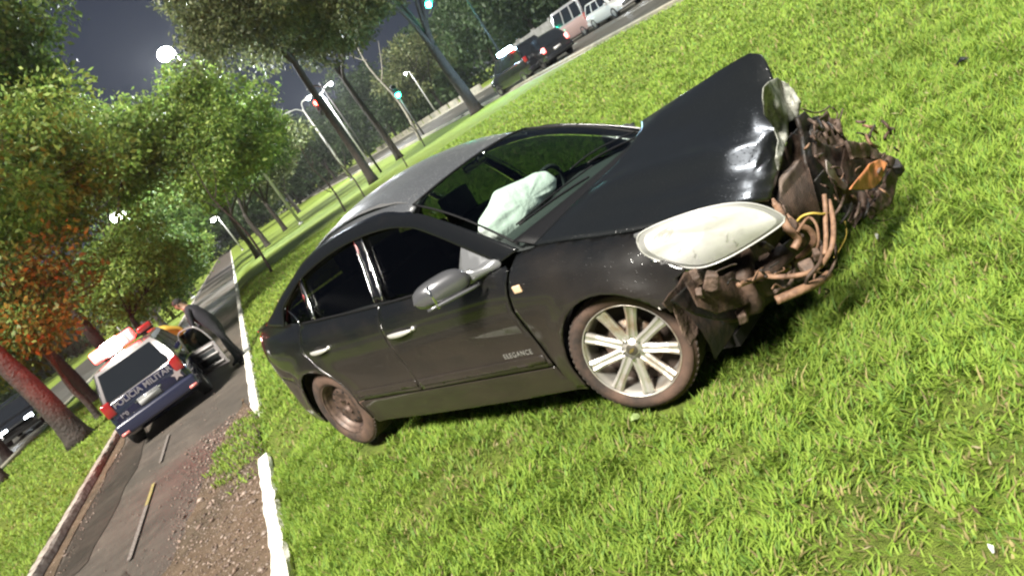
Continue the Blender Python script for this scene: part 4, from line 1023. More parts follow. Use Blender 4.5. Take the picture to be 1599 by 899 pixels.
# ---- crumpled sheets, hoses and brackets of the torn-off front
def sheet(name, px, depth, m, amp=.03, thick=.006, step=7, seed=0, label=None, tilt=(0, 0)):
    """outline in the picture set on the plane x=depth of the car; relief and thickness are real"""
    P = [cp(a, b, X=depth) for a, b in px]
    c = sum((Vector(p) for p in P), Vector())/len(P)
    poly = [(p.y, p.z) for p in P]
    def fn(y, z):
        q = Vector((y*6, z*6, seed*3.7)); n1 = noise.noise(q); n2 = noise.noise(q*2.7+Vector((9, 2, 1)))
        x = depth + .6*amp*(2.0*n1+.8*n2) + tilt[0]*(y-c.y) + tilt[1]*(z-c.z)
        # crumple along the ray so that the outline is kept
        s = (x-CO.x)/(depth-CO.x)
        return (x, CO.y+(y-CO.y)*s + .2*amp*n2, CO.z+(z-CO.z)*s + .2*amp*n1)
    o = patch(name, poly, fn, step/400, m, side=1, thick=thick, smooth=True)
    if label: o['label'] = label
    return o
def hose(name, px, depths, r, m, n=5, k=8, jit=0.0):
    if not isinstance(depths, (list, tuple)): depths = [depths]*len(px)
    P = [cp(a, b, X=d)+Vector((random.uniform(-jit, jit), random.uniform(-jit, jit), random.uniform(-jit, jit))) for (a, b), d in zip(px, depths)]
    q = MB(); q.tube(smoothpath(P, n), r, k); return q.build(name, m, car)
# deep dark backing = bulkhead and engine
q = MB(); q.box((1.30, 0, .62), (.10, 1.25, .52)); q.build('bulkhead', M_DARK, car, smooth=False)
eng = MB(); eng.box((1.62, .0, .58), (.42, .66, .34)); eng.box((1.60, .05, .79), (.34, .46, .10)); eng.box((1.68, -.40, .52), (.30, .20, .26))
for k in range(4): eng.box((1.70, -.10+.12*k, .85), (.22, .07, .05))
engine = bevel(eng.build('engine_block', M_MUD, car), .02, 2)
q = MB(); q.tube([(1.2, -.48, .42), (1.6, -.50, .42), (1.95, -.50, .46), (2.02, -.44, .50)], .045, 8); q.tube([(1.2, .48, .42), (1.9, .48, .42), (2.0, .44, .42)], .045, 8); q.build('chassis_rail', M_MUD, car)
q = MB(); q.tube([(1.30, -.66, .30), (1.34, -.40, .26), (1.40, -.2, .24)], .028, 8); q.tube([(1.32, -.58, .34), (1.33, -.56, .86)], .045, 10); q.build('suspension_strut', M_MUD, car)
sheet('cavity_backdrop', [(1045, 470), (1070, 448), (1085, 425), (1160, 395), (1222, 352), (1252, 318), (1290, 300), (1305, 335), (1302, 395), (1286, 436), (1248, 452), (1205, 470), (1160, 500), (1118, 500), (1085, 492)], 1.80, M_MUDBLK, .012, seed=1)  # dark muddy backdrop sheet, its colour standing for the shaded cavity
sheet('torn_liner', [(1070, 440), (1130, 430), (1200, 400), (1262, 350), (1290, 400), (1270, 432), (1215, 458), (1160, 478), (1120, 490), (1090, 478)], 1.86, M_MUD, .020, seed=2)
# radiator with ribs
M_RADI = pmat('dusty_radiator', (.20, .155, .125), rough=.6, metal=.2, mottle=(12, (.09, .06, .045), .42, .68))
rad = sheet('radiator', [(1216, 318), (1222, 282), (1250, 248), (1268, 275), (1281, 329), (1279, 349), (1238, 347)], 2.0, M_RADI, .012, seed=3, thick=.03)
for k in range(20):
    t = k/19; a = (lerp(1218, 1262, t), lerp(312, 262, t)); b = (lerp(1238, 1281, t), lerp(347, 335, t))
    h_ = hose('radiator_fin', [a, b], 2.022, .0026, M_MUD, n=2, k=4); h_.parent = rad
sheet('engine_bay_panel', [(1230, 215), (1262, 186), (1300, 190), (1330, 228), (1385, 250), (1398, 275), (1385, 310), (1345, 335), (1312, 330), (1285, 335), (1262, 300), (1240, 262)], 1.90, M_MUDBLK, .03, seed=31)
sheet('torn_plate', [(1318, 228), (1352, 236), (1375, 250), (1350, 262), (1338, 284), (1322, 290), (1312, 262)], 2.12, M_MUD, .02, seed=33)
sheet('torn_plate', [(1380, 285), (1396, 300), (1392, 318), (1370, 334), (1350, 338), (1356, 312)], 2.16, M_RUST, .02, seed=34)
sheet('cooling_shroud', [(1200, 292), (1216, 254), (1234, 208), (1252, 214), (1257, 258), (1224, 284), (1212, 312)], 1.93, M_MUD, .03, seed=4)
sheet('radiator_support', [(1240, 184), (1252, 178), (1262, 186), (1280, 183), (1276, 232), (1284, 258), (1300, 285), (1286, 330), (1272, 318), (1262, 280), (1253, 254), (1248, 212)], 1.99, M_MUDBLK, .02, seed=5, thick=.02)
sheet('crushed_grille', [(1270, 190), (1284, 180), (1290, 172), (1296, 184), (1311, 188), (1316, 212), (1330, 228), (1312, 238), (1291, 232), (1270, 218)], 2.05, M_RUST, .035, seed=6)
sheet('bumper_beam', [(1274, 222), (1300, 228), (1322, 222), (1345, 228), (1331, 256), (1318, 276), (1294, 268), (1276, 243)], 2.10, M_MUD, .035, seed=7, thick=.02)
sheet('bumper_bracket', [(1318, 222), (1345, 224), (1378, 240), (1400, 252), (1408, 264), (1402, 276), (1392, 268), (1376, 254), (1350, 246), (1328, 250)], 2.18, M_RUST, .03, seed=8, thick=.015)
sheet('bumper_bracket', [(1392, 262), (1404, 270), (1398, 300), (1390, 322), (1372, 330), (1362, 320), (1376, 300), (1384, 280)], 2.18, M_MUD, .03, seed=9, thick=.015)
sheet('orange_scrap', [(1326, 297), (1342, 276), (1357, 256), (1372, 249), (1384, 256), (1374, 282), (1362, 294), (1345, 297)], 2.22, M_ORANGE, .03, seed=10, label='rusty orange torn piece in the wreckage')
sheet('lower_grille', [(1297, 279), (1310, 290), (1325, 295), (1350, 300), (1378, 296), (1392, 312), (1376, 330), (1359, 342), (1350, 330), (1334, 356), (1322, 344), (1334, 317), (1309, 316)], 2.14, M_MUD, .05, seed=11)
sheet('lower_grille', [(1302, 262), (1322, 262), (1338, 296), (1330, 318), (1306, 300)], 2.02, M_MUDBLK, .04, seed=12)
sheet('grey_bracket', [(1288, 250), (1297, 258), (1306, 276), (1322, 290), (1318, 298), (1300, 286), (1290, 268)], 2.16, pmat('grey_muddy_steel', (.22, .19, .17), rough=.5, metal=.4, mottle=(12, (.10, .065, .045), .45, .65)), .015, seed=13)
for k, (x0, y0, ln, an) in enumerate([(1276, 186, 26, 70), (1284, 190, 24, 62), (1292, 192, 22, 55), (1298, 196, 24, 48), (1304, 204, 20, 42), (1280, 200, 28, 60), (1330, 318, 36, 120), (1342, 316, 34, 112), (1356, 312, 30, 105), (1318, 306, 38, 118), (1368, 310, 24, 95)]):
    a = R(an); hose('bent_slat', [(x0, y0), (x0+ln*.5*math.cos(a)+3, y0+ln*.5*math.sin(a)), (x0+ln*math.cos(a), y0+ln*math.sin(a))], [2.14, 2.18, 2.15], .007, M_RUST if k % 2 else M_MUDBLK, n=3, k=5)
# torn grey liner hanging at the hood tip
sheet('torn_liner_flap', [(1192, 140), (1200, 128), (1212, 120), (1226, 128), (1240, 140), (1250, 160), (1246, 184), (1230, 190), (1228, 214), (1222, 240), (1216, 268), (1211, 250), (1214, 220), (1206, 196), (1192, 178), (1190, 158)], 1.97, M_TORN, .055, thick=.004, step=4, seed=14, label='crumpled pale grey liner hanging from the hood tip')
# hoses
hose('hose', [(1287, 304), (1289, 325), (1289, 347), (1290, 372), (1288, 397)], 2.20, .010, M_TAN)
hose('hose', [(1294, 313), (1301, 345), (1300, 380), (1290, 404), (1276, 419), (1250, 429), (1207, 432), (1180, 425)], [2.2, 2.22, 2.24, 2.2, 2.15, 2.1, 2.0, 1.9], .011, M_TAN)
hose('hose', [(1205, 313), (1222, 332), (1241, 349), (1264, 359), (1271, 376), (1255, 397), (1233, 411)], [2.02, 2.06, 2.1, 2.12, 2.12, 2.05, 1.95], .014, M_TAN)
hose('hose', [(1294, 428), (1275, 442), (1252, 452), (1212, 469)], [2.12, 2.12, 2.1, 2.02], .019, M_TAN)
hose('hose', [(1153, 445), (1175, 437), (1196, 428), (1230, 420)], 1.95, .011, M_TAN)
hose('hose', [(1214, 322), (1230, 356), (1246, 372), (1240, 388)], [2.05, 2.1, 2.12, 2.1], .017, M_TAN)
hose('hose', [(1270, 362), (1283, 385), (1280, 410), (1262, 432), (1258, 450)], [2.1, 2.16, 2.18, 2.14, 2.1], .008, M_MUD)
hose('hose', [(1300, 322), (1298, 360), (1306, 395), (1296, 425), (1280, 444)], [2.2, 2.2, 2.22, 2.18, 2.1], .006, M_RUST)
hose('hose', [(1245, 362), (1262, 340), (1275, 352), (1278, 380), (1268, 402)], [2.14, 2.16, 2.18, 2.16, 2.1], .006, M_TAN)
hose('hose', [(1232, 395), (1240, 420), (1232, 445), (1210, 455)], 2.0, .009, M_RUST)
hose('steering_rod', [(1191, 381), (1208, 393), (1226, 406)], 1.96, .016, pmat('grey_muddy_steel', (.22, .19, .17)))
hose('wire', [(1241, 350), (1252, 338), (1268, 333), (1285, 334), (1302, 329)], [2.1, 2.14, 2.18, 2.2, 2.2], .005, M_YELW)
hose('wire', [(1318, 340), (1322, 365), (1312, 388), (1302, 402)], [2.15, 2.15, 2.15, 2.15], .0022, M_YELW)
hose('wire', [(1300, 168), (1308, 178), (1304, 192), (1312, 184), (1316, 170)], 2.05, .004, M_RUST)
hose('wire', [(1252, 170), (1270, 176), (1284, 174), (1296, 166)], 2.02, .004, M_RUST)
for i in range(26):
    a = (random.uniform(1150, 1290), random.uniform(385, 455)); l = random.uniform(14, 40); an = random.uniform(0, math.pi)
    if a[1] < 560-.13*a[0]: continue
    d = random.uniform(1.86, 2.1); b = (a[0]+l*math.cos(an), a[1]+l*math.sin(an)*.6); c_ = ((a[0]+b[0])/2+random.uniform(-8, 8), (a[1]+b[1])/2+random.uniform(-8, 8))
    hose('wire', [a, c_, b], d, random.choice((.003, .004, .006)), random.choice((M_TAN, M_RUST, M_MUD, M_MUDBLK)), n=4, k=5)
for i in range(46):
    a = (random.uniform(1262, 1400), random.uniform(182, 345)); 
    if abs((a[1]-185)-(a[0]-1265)*.75) > 95: continue
    l = random.uniform(8, 26); an = random.uniform(0, math.pi); d = random.uniform(2.02, 2.24)
    hose('frayed_strip', [a, (a[0]+l*.5*math.cos(an)+random.uniform(-4, 4), a[1]+l*.5*math.sin(an)+random.uniform(-4, 4)), (a[0]+l*math.cos(an), a[1]+l*math.sin(an))], [d, d+.03, d+.01], random.choice((.003, .005, .008)), random.choice((M_RUST, M_MUD, M_TAN, M_MUDBLK)), n=3, k=4)
# chunky broken brackets
def chunk(name, px, depth, dims, m, rot=(0, 0, 0), seed=0):
    c = cp(px[0], px[1], X=depth); bm = bmesh.new(); bmesh.ops.create_cube(bm, size=1)
    bmesh.ops.subdivide_edges(bm, edges=bm.edges[:], cuts=3, use_grid_fill=True)
    Rm = (Matrix.Rotation(rot[0], 3, 'X') @ Matrix.Rotation(rot[1], 3, 'Y') @ Matrix.Rotation(rot[2], 3, 'Z'))
    for v in bm.verts:
        p = Vector((v.co.x*dims[0], v.co.y*dims[1], v.co.z*dims[2])); nn = noise.noise_vector(p*16+Vector((seed*5, 1, 2)))
        v.co = c + Rm @ (p + nn*min(dims)*.30)
    return subsurf(bm_obj(name, bm, m, car, smooth=True), 1)
chunk('broken_bracket', (1088, 432), 1.86, (0.035, 0.063, 0.042), M_RUST, (.3, .2, .5), 1)
chunk('broken_bracket', (1112, 440), 1.90, (.05, .05, .08), M_RUST, (.1, .5, .2), 2)
chunk('broken_bracket', (1094, 458), 1.88, (0.028, 0.035, 0.042), M_RUST, (.7, .2, .1), 3)
chunk('broken_bracket', (1222, 330), 2.06, (0.035, 0.049, 0.035), M_RUST, (.7, .2, .1), 4)
chunk('broken_bracket', (1236, 352), 2.10, (0.042, 0.056, 0.035), M_RUST, (.2, .9, .1), 5)
chunk('broken_bracket', (1250, 375), 2.10, (0.035, 0.042, 0.049), M_RUST, (.4, .2, 1.1), 6)
chunk('broken_bracket', (1158, 494), 1.84, (.04, .06, .05), M_RUST, (.1, .2, .5), 7)
chunk('broken_bracket', (1276, 398), 2.14, (0.028, 0.035, 0.056), M_RUST, (.2, .4, .5), 8)
chunk('broken_bracket', (1262, 418), 2.10, (.05, .06, .05), M_RUST, (.8, .4, .5), 9)
chunk('broken_bracket', (1398, 262), 2.20, (.05, .06, .05), M_MUDBLK, (.2, .4, .5), 10)
chunk('gearbox', (1150, 445), 1.78, (.20, .26, .20), M_MUD, (.2, .1, .3), 12)
chunk('broken_bracket', (1206, 410), 1.92, (.10, .12, .05), M_RUST, (.2, .1, .3), 13)
sheet('brake_hose_bracket', [(1048, 476), (1062, 470), (1086, 478), (1090, 520), (1078, 540), (1064, 520)], 1.66, M_RUST, .015, seed=20)
sheet('torn_fender_edge', [(1036, 474), (1046, 458), (1058, 446), (1070, 424), (1092, 420), (1112, 430), (1108, 446), (1098, 462), (1084, 468), (1068, 460), (1056, 474), (1050, 488)], 1.80, M_MUD, .010, seed=21)

# ---- headlight
HL = [(995, 378, -.83), (998, 366, -.83), (1020, 353, -.82), (1050, 341, -.80), (1090, 328, -.77), (1130, 319, -.73), (1165, 317, -.69), (1195, 323, -.65), (1218, 334, -.62), (1226, 344, -.61), (1205, 362, -.63), (1160, 390, -.67), (1125, 408, -.71), (1092, 418, -.75), (1055, 415, -.79), (1020, 404, -.81), (1002, 393, -.83)]
P = [cp(a, b, Y=y) for a, b, y in HL]; cen = sum(P, Vector())/len(P)
P2 = curve([tuple(p) for p in P]+[tuple(P[0])], 64)[:-1]
hn = Vector((.52, -.72, .46)).normalized()
def dome(name, rim, cen, nrm, height, m, parent, rings=9, squash=1.0, inset=0.0, off=0.0, power=2.2):
    V = []; F = []; n = len(rim)
    for j in range(rings):
        r_ = 1-j/(rings-1)*.999
        h_ = height*(1-r_**power)
        for p in rim: V.append(cen+(p-cen)*r_*squash+nrm*(h_+off))
    for j in range(rings-1):
        for i in range(n): F.append((j*n+i, j*n+(i+1) % n, (j+1)*n+(i+1) % n, (j+1)*n+i))
    return mesh(name, V, F, m, parent)
inner_hl = dome('headlight', P2, cen, hn, .030, M_LENSW, car, squash=.90, off=-.008, power=2.6, rings=12)
dome('headlight_lens', P2, cen, hn, .050, M_CLEAR, inner_hl, power=2.6, rings=12)
inner_hl['label'] = 'large clear headlight shining white, hanging from the torn fender'
rimp = P2+[P2[0]]
q = MB(); q.tube(rimp, .004, 6, cap=False); q.build('headlight_rim', pmat('lens_edge', (.55, .54, .52), rough=.3, coat=1), inner_hl)
V = []; F = []
for p in P2: V += [p-hn*.004, p*1.0-hn*.05+(cen-p)*.06, p-hn*.14+(cen-p)*.30]
n = len(P2)
for i in range(n):
    for k in range(2): F.append((i*3+k, ((i+1) % n)*3+k, ((i+1) % n)*3+k+1, i*3+k+1))
F.append(tuple(i*3+2 for i in range(n)))
mesh('headlight_housing', V, F, M_MUDBLK, inner_hl)
def on_dome(a, b):
    c = cp(a, b, Y=-.72); d = (c-cen) - hn*((c-cen).dot(hn)); dn = d.normalized()
    Rr = max(((p-cen)-hn*((p-cen).dot(hn))).length for p in P2 if ((p-cen)-hn*((p-cen).dot(hn))).normalized().dot(dn) > .995) if d.length > 1e-4 else .1
    rim = min(P2, key=lambda p: -((p-cen)-hn*((p-cen).dot(hn))).normalized().dot(dn)); r_ = min(d.length/max(Rr, 1e-3), 1)
    return cen+(rim-cen)*r_*.9+hn*(.030*(1-r_**2.6)-.006)
for (a0, b0, rx, ry) in ((1034, 374, 9, 12), (1034, 374, 5, 7)):
    q = MB(); q.tube([on_dome(a0+rx*math.cos(t_), b0+ry*math.sin(t_)) for t_ in [2*math.pi*k/20 for k in range(21)]], .0022, 5, cap=False); q.build('lamp_ring', pmat('lamp_ring', (.50, .46, .42), rough=.3), inner_hl)
for (a0, b0, a1, b1) in ((1018, 384, 1022, 366), (1060, 392, 1058, 404), (1140, 378, 1146, 362), (1152, 372, 1158, 382), (1082, 396, 1084, 410), (1110, 340, 1124, 336)):
    q = MB(); q.tube([on_dome(lerp(a0, a1, k/3), lerp(b0, b1, k/3)) for k in range(4)], .0024, 5); q.build('lamp_rib', pmat('lamp_rib', (.62, .60, .57), rough=.3), inner_hl)
# chrome strip under the lamp
q = MB(); q.tube([p-hn*.012+Vector((0, 0, -.010)) for p in [P2[int(len(P2)*t)] for t in (.80, .83, .86, .89, .92, .95)]], .008, 6); q.build('headlight_trim', M_CHROME, inner_hl)
# number of chips of hood latch
q = MB(); q.box(tuple(cp(1000, 366, Y=-.74)), (.06, .02, .02)); bevel(q.build('hood_stop', M_SAIL, car), .004, 2)
# ================================================================== LAMPS, SIGNALS
def lampmat(name, col, st): return pmat(name, (.8, .8, .8), rough=.4, emis=(col, st))
M_POLE = pmat('galvanised_pole', (.42, .42, .40), rough=.5, metal=.5)
M_DPOLE = pmat('dark_pole', (.06, .06, .06), rough=.6)
def plight(name, loc, col, power, rad=.15, parent=None):
    d = bpy.data.lights.new(name, 'POINT'); d.energy = power; d.color = col; d.shadow_soft_size = rad
    o = bpy.data.objects.new(name, d); o.location = loc; link(o, parent); return o
def street_lamp(label, base, h, heads, lit=False, r=.09, power=0, bulb=.30, strength=60, pm=None, group=None):
    t = empty('street_lamp', (*base, 0)); tag(t, label, 'street lamp', group)
    q = MB(); q.tube([(0, 0, 0), (0, 0, h*.5), (0, 0, h)], [r*1.2, r, r*.6], 10); q.tube([(0, 0, 0), (0, 0, .12)], [r*2.2, r*2.0], 10); q.build('post', pm or M_POLE, t)
    for (dx, dy, dz) in heads:
        q = MB(); q.tube(smoothpath([(0, 0, h-.3), (dx*.5, dy*.5, h+dz*.7), (dx, dy, h+dz)], 4), r*.45, 7); q.build('arm', pm or M_POLE, t)
        q = MB(); v = Vector((dx, dy, 0)).normalized() if (dx or dy) else Vector((1, 0, 0)); Mh = Matrix.Translation((dx+v.x*.3, dy+v.y*.3, h+dz)) @ v.to_track_quat('X', 'Z').to_matrix().to_4x4()
        q.add(*[[Mh @ Vector(c) for c in [(-.35, -.10, 0), (.35, -.17, 0), (.35, .17, 0), (-.35, .10, 0), (-.3, -.07, .10), (.25, -.10, .14), (.25, .10, .14), (-.3, .07, .10)]], [(0, 1, 2, 3), (4, 7, 6, 5), (0, 4, 5, 1), (1, 5, 6, 2), (2, 6, 7, 3), (3, 7, 4, 0)]])
        hd = q.build('lamp_head', pm or M_POLE, t, smooth=False)
        if lit:
            q = MB(); q.lathe([(bulb*math.sin(a), -bulb*.8*math.cos(a)) for a in [math.pi*i/10 for i in range(11)]], 20, Matrix.Translation((dx+v.x*.3, dy+v.y*.3, h+dz-bulb*.6)))
            q.build('lamp_globe', lampmat('lamp_glow_white', (.92, .96, 1.0), strength), hd)
            if power: plight('lamp_light', (dx+v.x*.3, dy+v.y*.3, h+dz-bulb*2.2), (.93, .97, 1.0), power, .3, t)
    return t
def aim(px, py, z):     # where the sight line through a picture point reaches height z
    return gpt(px, py, z)
q = aim(267, 86, 13.2)
street_lamp('tall lit street lamp shining white above the trees', (q.x+.3, q.y), 13.6, [(-.25, .0, .1)], True, power=9000, bulb=.52, strength=60)
q = aim(455, 175, 8.2); street_lamp('unlit pale street lamp with twin arms over the median', (q.x+1.0, q.y), 7.9, [(-1.0, 0, .35), (.35, 0, .5)], False, r=.12)
q = aim(198, 335, 6.5); street_lamp('distant small lit lamp showing through the leaves', (q.x, q.y), 6.8, [(-.3, 0, .1)], True, bulb=.34, strength=40)
q = aim(641, 115, 6.5); street_lamp('small white lamp between the green signals beyond the avenue', (q.x, q.y), 6.8, [(-.3, 0, .1)], True, bulb=.16, strength=14)
q = aim(341, 340, 4.5); street_lamp('tiny lit lamp beside the trunks at the far end of the path', (q.x, q.y), 4.7, [(-.3, 0, .1)], True, bulb=.28, strength=20)
# lamps along the avenue and side road outside the frame: the same posts go on behind the viewer
for i, (x, y, lb) in enumerate(((17.6, 8, 'lit avenue lamp nearest the viewer, outside the picture'), (17.6, 92, 'lit avenue lamp far along the median'))):
    street_lamp(lb, (x, y), 9.5, [(-1.2, 0, .3), (1.2, 0, .3)], True, power=(700 if i == 0 else 3000), bulb=.22, strength=40)

def signal(label, lens_px, z, col, colname, off, r=.14, power=60, which=2):
    p = aim(*lens_px, z); t = empty('traffic_light', (p.x+off, p.y+.3, 0)); tag(t, label, 'traffic light')
    q = MB(); q.tube([(0, 0, 0), (0, 0, z+.9)], [.08, .06], 10)
    if abs(off) > .5: q.tube(smoothpath([(0, 0, z+.6), (-off*.5, 0, z+.95), (-off, 0, z+.9)], 4), .045, 8)
    q.build('pole', M_DPOLE, t)
    q = MB(); q.box((-off, 0, z+(.30 if which == 2 else -.30)), (.36, .22, 1.05)); hs = bevel(q.build('signal_housing', pmat('signal_black', (.012, .012, .012), rough=.5), t), .03, 2)
    for k in range(3):
        zz = z+(.30 if which == 2 else -.30)+.30*(1-k); on = abs(zz-z) < .05
        q = MB(); q.lathe([(0, .03), (r*.7, .02), (r, 0)], 20, Matrix.Translation((-off, -.12, zz)) @ Matrix.Rotation(R(90), 4, 'X'))
        q.build('signal_lens', lampmat('signal_'+colname, col, 22) if on else pmat('signal_off', (.03, .03, .03), rough=.2), hs)
        q = MB(); ring = [(r*1.1*math.cos(a), r*1.1*math.sin(a)) for a in [R(-10+200*i/12) for i in range(13)]]
        V = [(-off+a, y_, zz+b) for (a, b) in ring for y_ in (-.11, -.30)]; q.add(V, [(2*i, 2*i+1, 2*i+3, 2*i+2) for i in range(12)]); q.build('visor', pmat('signal_black', (.012, .012, .012)), hs)
    if power: plight('signal_light', (-off, -.5, z), col, power, .1, t)
    return t
signal('green traffic light hanging at the top edge over the avenue', (670, 6), 6.4, (.02, 1.0, .55), 'green', 2.2, r=.20, power=90)
signal('smaller green traffic light beside the pale forked trunk', (622, 148), 3.7, (.02, 1.0, .55), 'green', 0, r=.20, power=30)
signal('red traffic light seen small against the night sky', (494, 160), 5.6, (1.0, .03, .02), 'red', .9, r=.15, power=10, which=0)
# small bollards / posts on the far pavement
def railing(label, x, y0, y1, n, h=1.0):
    t = empty('railing', (x, y0, 0)); tag(t, label, 'railing'); L_ = y1-y0
    for i in range(n+1): q = MB(); q.tube([(0, L_*i/n, 0), (0, L_*i/n, h)], .045, 7); q.build('post', M_POLE, t)
    for z in (h*.55, h*.97): q = MB(); q.tube([(0, 0, z), (0, L_, z)], .03, 6); q.build('rail', M_POLE, t)
railing('pale metal railing beyond the side road, left of the police car', -20.6, 42, 70, 8, 1.2)
def low_wall(label, x, y0, y1, n):
    t = empty('low_wall', (x, y0, 0)); tag(t, label, 'wall')
    for i in range(n): q = MB(); q.box((0, (i+.5)*(y1-y0)/n, .35), (.25, (y1-y0)/n*.72, .70)); q.build('wall_panel', M_CONC, t, smooth=False)
low_wall('row of white wall panels across the avenue', 31.2, 84, 150, 14)

# ================================================================== OTHER VEHICLES
M_TYREF = pmat('tyre_far', (.015, .015, .015), rough=.8)
M_WIN = pmat('dark_car_window', (.012, .014, .017), rough=.06, coat=1)
def vehicle(name, label, cat, loc, rz, paint, L_=4.2, Wd=1.70, H=1.5, belt=.92, hood=1.0, rear=.10, rake=(.75, .35), trunk=None, lower=None, lights=True, brake=False, front_on=False, group=None, ground=.16, roof_paint=None, beam=None, pillar_paint=None):
    """x forward; cabin from rear overhang to the bonnet"""
    t = empty(name, (loc[0], loc[1], loc[2] if len(loc) > 2 else 0), rz); tag(t, label, cat, group)
    hw = Wd/2; xf, xr = L_/2, -L_/2; wf, wr = xf-.82, xr+.80; wr_ = .31
    # lower body loft
    st = [(xr, .80, .50, belt*.80), (xr+.05, .93, .32, belt*.97), (xr+.25, .985, .22, belt+.01), (wr, 1.0, .20, belt+.02), (0, 1.0, .19, belt), (xf-hood, 1.0, .20, belt-.01), (wf+.15, .985, .20, belt-.10), (xf-.22, .93, .22, belt-.20), (xf-.05, .84, .30, belt-.30), (xf, .70, .42, belt-.42)]
    V = []; F = []
    for (x, f, zb, zt) in st:
        w_ = hw*f; half = [(0, zb), (w_*.80, zb), (w_*.96, zb+.07), (w_, zb+.20), (w_*1.005, (zb+zt)*.52), (w_*.985, zt-.12), (w_*.93, zt-.02), (w_*.80, zt+.012), (0, zt+.03)]
        ring = half+[(-a, b) for a, b in half[-2:0:-1]]; V += [(x, a, b) for a, b in ring]
    k = 16
    for i in range(len(st)-1):
        for j in range(k): F.append((i*k+j, i*k+(j+1) % k, (i+1)*k+(j+1) % k, (i+1)*k+j))
    F.append(tuple(range(k))); F.append(tuple((len(st)-1)*k+j for j in range(k-1, -1, -1)))
    body = mesh('body', V, F, paint, t); bevel(body, .03, 2, 30)
    # cabin
    cb0 = xr+rear; cf0 = xf-hood+.10; cb1, cf1 = cb0+rake[1], cf0-rake[0]; wb_, wt_ = hw*.90, hw*.70
    if trunk: cb0 += trunk; cb1 = cb0+rake[1]
    def cabp(u, v, s): return Vector((lerp(lerp(cb0, cf0, u), lerp(cb1, cf1, u), v), s*lerp(wb_, wt_, v**1.1), lerp(belt, H, v)))
    V = []; F = []; nu, nv = 8, 4
    for s in (1, -1):
        for j in range(nv+1):
            for i in range(nu+1): V.append(cabp(i/nu, j/nv, s))
    m_ = (nu+1)*(nv+1)
    for s in (0, 1):
        for j in range(nv):
            for i in range(nu):
                q = (s*m_+j*(nu+1)+i, s*m_+j*(nu+1)+i+1, s*m_+(j+1)*(nu+1)+i+1, s*m_+(j+1)*(nu+1)+i); F.append(q if s else q[::-1])
    for j in range(nv):
        for e in (0, nu): a = j*(nu+1)+e; F.append((a, a+nu+1, m_+a+nu+1, m_+a))
    cab = mesh('cabin', V, F, pillar_paint or paint, t); bevel(cab, .03, 2, 30)
    V = []; F = []
    for i in range(nu+1):
        for s in (-1, -.6, 0, .6, 1):
            p = cabp(i/nu, 1, s); V.append((p.x, s*wt_*.985, H-.005+.045*(1-s*s)*(1-abs(2*i/nu-1)**3)))
    for i in range(nu):
        for j in range(4): F.append((i*5+j, (i+1)*5+j, (i+1)*5+j+1, i*5+j+1))
    mesh('roof', V, F, roof_paint or pillar_paint or paint, t)
    # windows proud of the cabin by a few mm
    for s in (1, -1):
        for (u0, u1) in ((.04, .28), (.33, .60), (.64, .95)):
            V = [cabp(lerp(u0, u1, a)+(.02 if b > .5 else 0), lerp(.08, .86, b), s)+Vector((0, s*.010, 0)) for b in (0, .5, 1) for a in (0, .5, 1)]
            f = [(j*3+i, j*3+i+1, (j+1)*3+i+1, (j+1)*3+i) for j in range(2) for i in range(2)]
            mesh('side_window', V, f if s < 0 else [q[::-1] for q in f], M_WIN, t)
    for nm, u, sx in (('windscreen', 1, 1), ('rear_window', 0, -1)):
        V = [Vector((cabp(u, lerp(.08, .90, b), 1).x+sx*.014, a*lerp(wb_, wt_, lerp(.08, .9, b))*.88, cabp(u, lerp(.08, .90, b), 1).z)) for b in (0, .5, 1) for a in (-1, 0, 1)]
        f = [(j*3+i, j*3+i+1, (j+1)*3+i+1, (j+1)*3+i) for j in range(2) for i in range(2)]
        mesh(nm, V, f, M_WIN, t)
    for (x, s) in ((wf, 1), (wf, -1), (wr, 1), (wr, -1)):
        w_ = empty('wheel', (x, s*(hw-.09), wr_), parent=t); Mx = Matrix.Rotation(R(-90*s), 4, 'X')
        q = MB(); q.lathe([(.19, -.09), (.29, -.10), (wr_, -.07), (wr_, .07), (.29, .10), (.19, .09)], 24, Mx); q.build('tyre', M_TYREF, w_)
        q = MB(); q.lathe([(0, .07), (.06, .08), (.12, .06), (.19, .085), (.20, .075)], 20, Mx); q.build('rim', pmat('rim_far', (.35, .34, .33), rough=.35, metal=.8), w_)
    for s in (1, -1):
        q = MB(); q.box((xf-.09, s*hw*.62, belt-.30), (.16, .34, .15)); bevel(q.build('headlight', lampmat('headlamp_on', (.85, .93, 1.0), beam) if beam else pmat('lamp_clear', (.6, .6, .6), rough=.1, coat=1), t), .03, 2)
        q = MB(); q.box((xr+.045, s*hw*.83, belt*.93), (.13, .18, .27)); bevel(q.build('tail_lamp', lampmat('tail_on', (1, .02, .015), 1.5) if brake else pmat('tail_red', (.30, .02, .02), rough=.15, coat=1), t), .03, 2)
        q = MB(); q.box((xf-hood-.05, s*(hw+.08), belt+.06), (.10, .18, .12)); bevel(q.build('wing_mirror', paint, t), .03, 2)
    for nm, x, z in (('rear_bumper', xr+.05, .43), ('front_bumper', xf-.12, .38)):
        q = MB(); q.box((x, 0, z), (.22, Wd*(.97 if nm[0] == 'r' else .86), .24)); bevel(q.build(nm, lower or paint, t), .05, 3)
    q = MB(); q.box((xr-.005 if not trunk else xr-.01, 0, .66), (.03, .40, .13)); q.build('plate', pmat('plate_grey', (.5, .5, .5), rough=.5), t)
    return t
P_BLUE = pmat('police_blue', (.010, .012, .040), rough=.22, coat=1)
P_WHITE = pmat('police_white', (.25, .23, .23), rough=.3, coat=1)
P_BLACK = pmat('black_car_paint', (.012, .013, .015), rough=.2, coat=1)
P_SILV = pmat('silver_car_paint', (.38, .38, .38), rough=.3, metal=.6, coat=1)
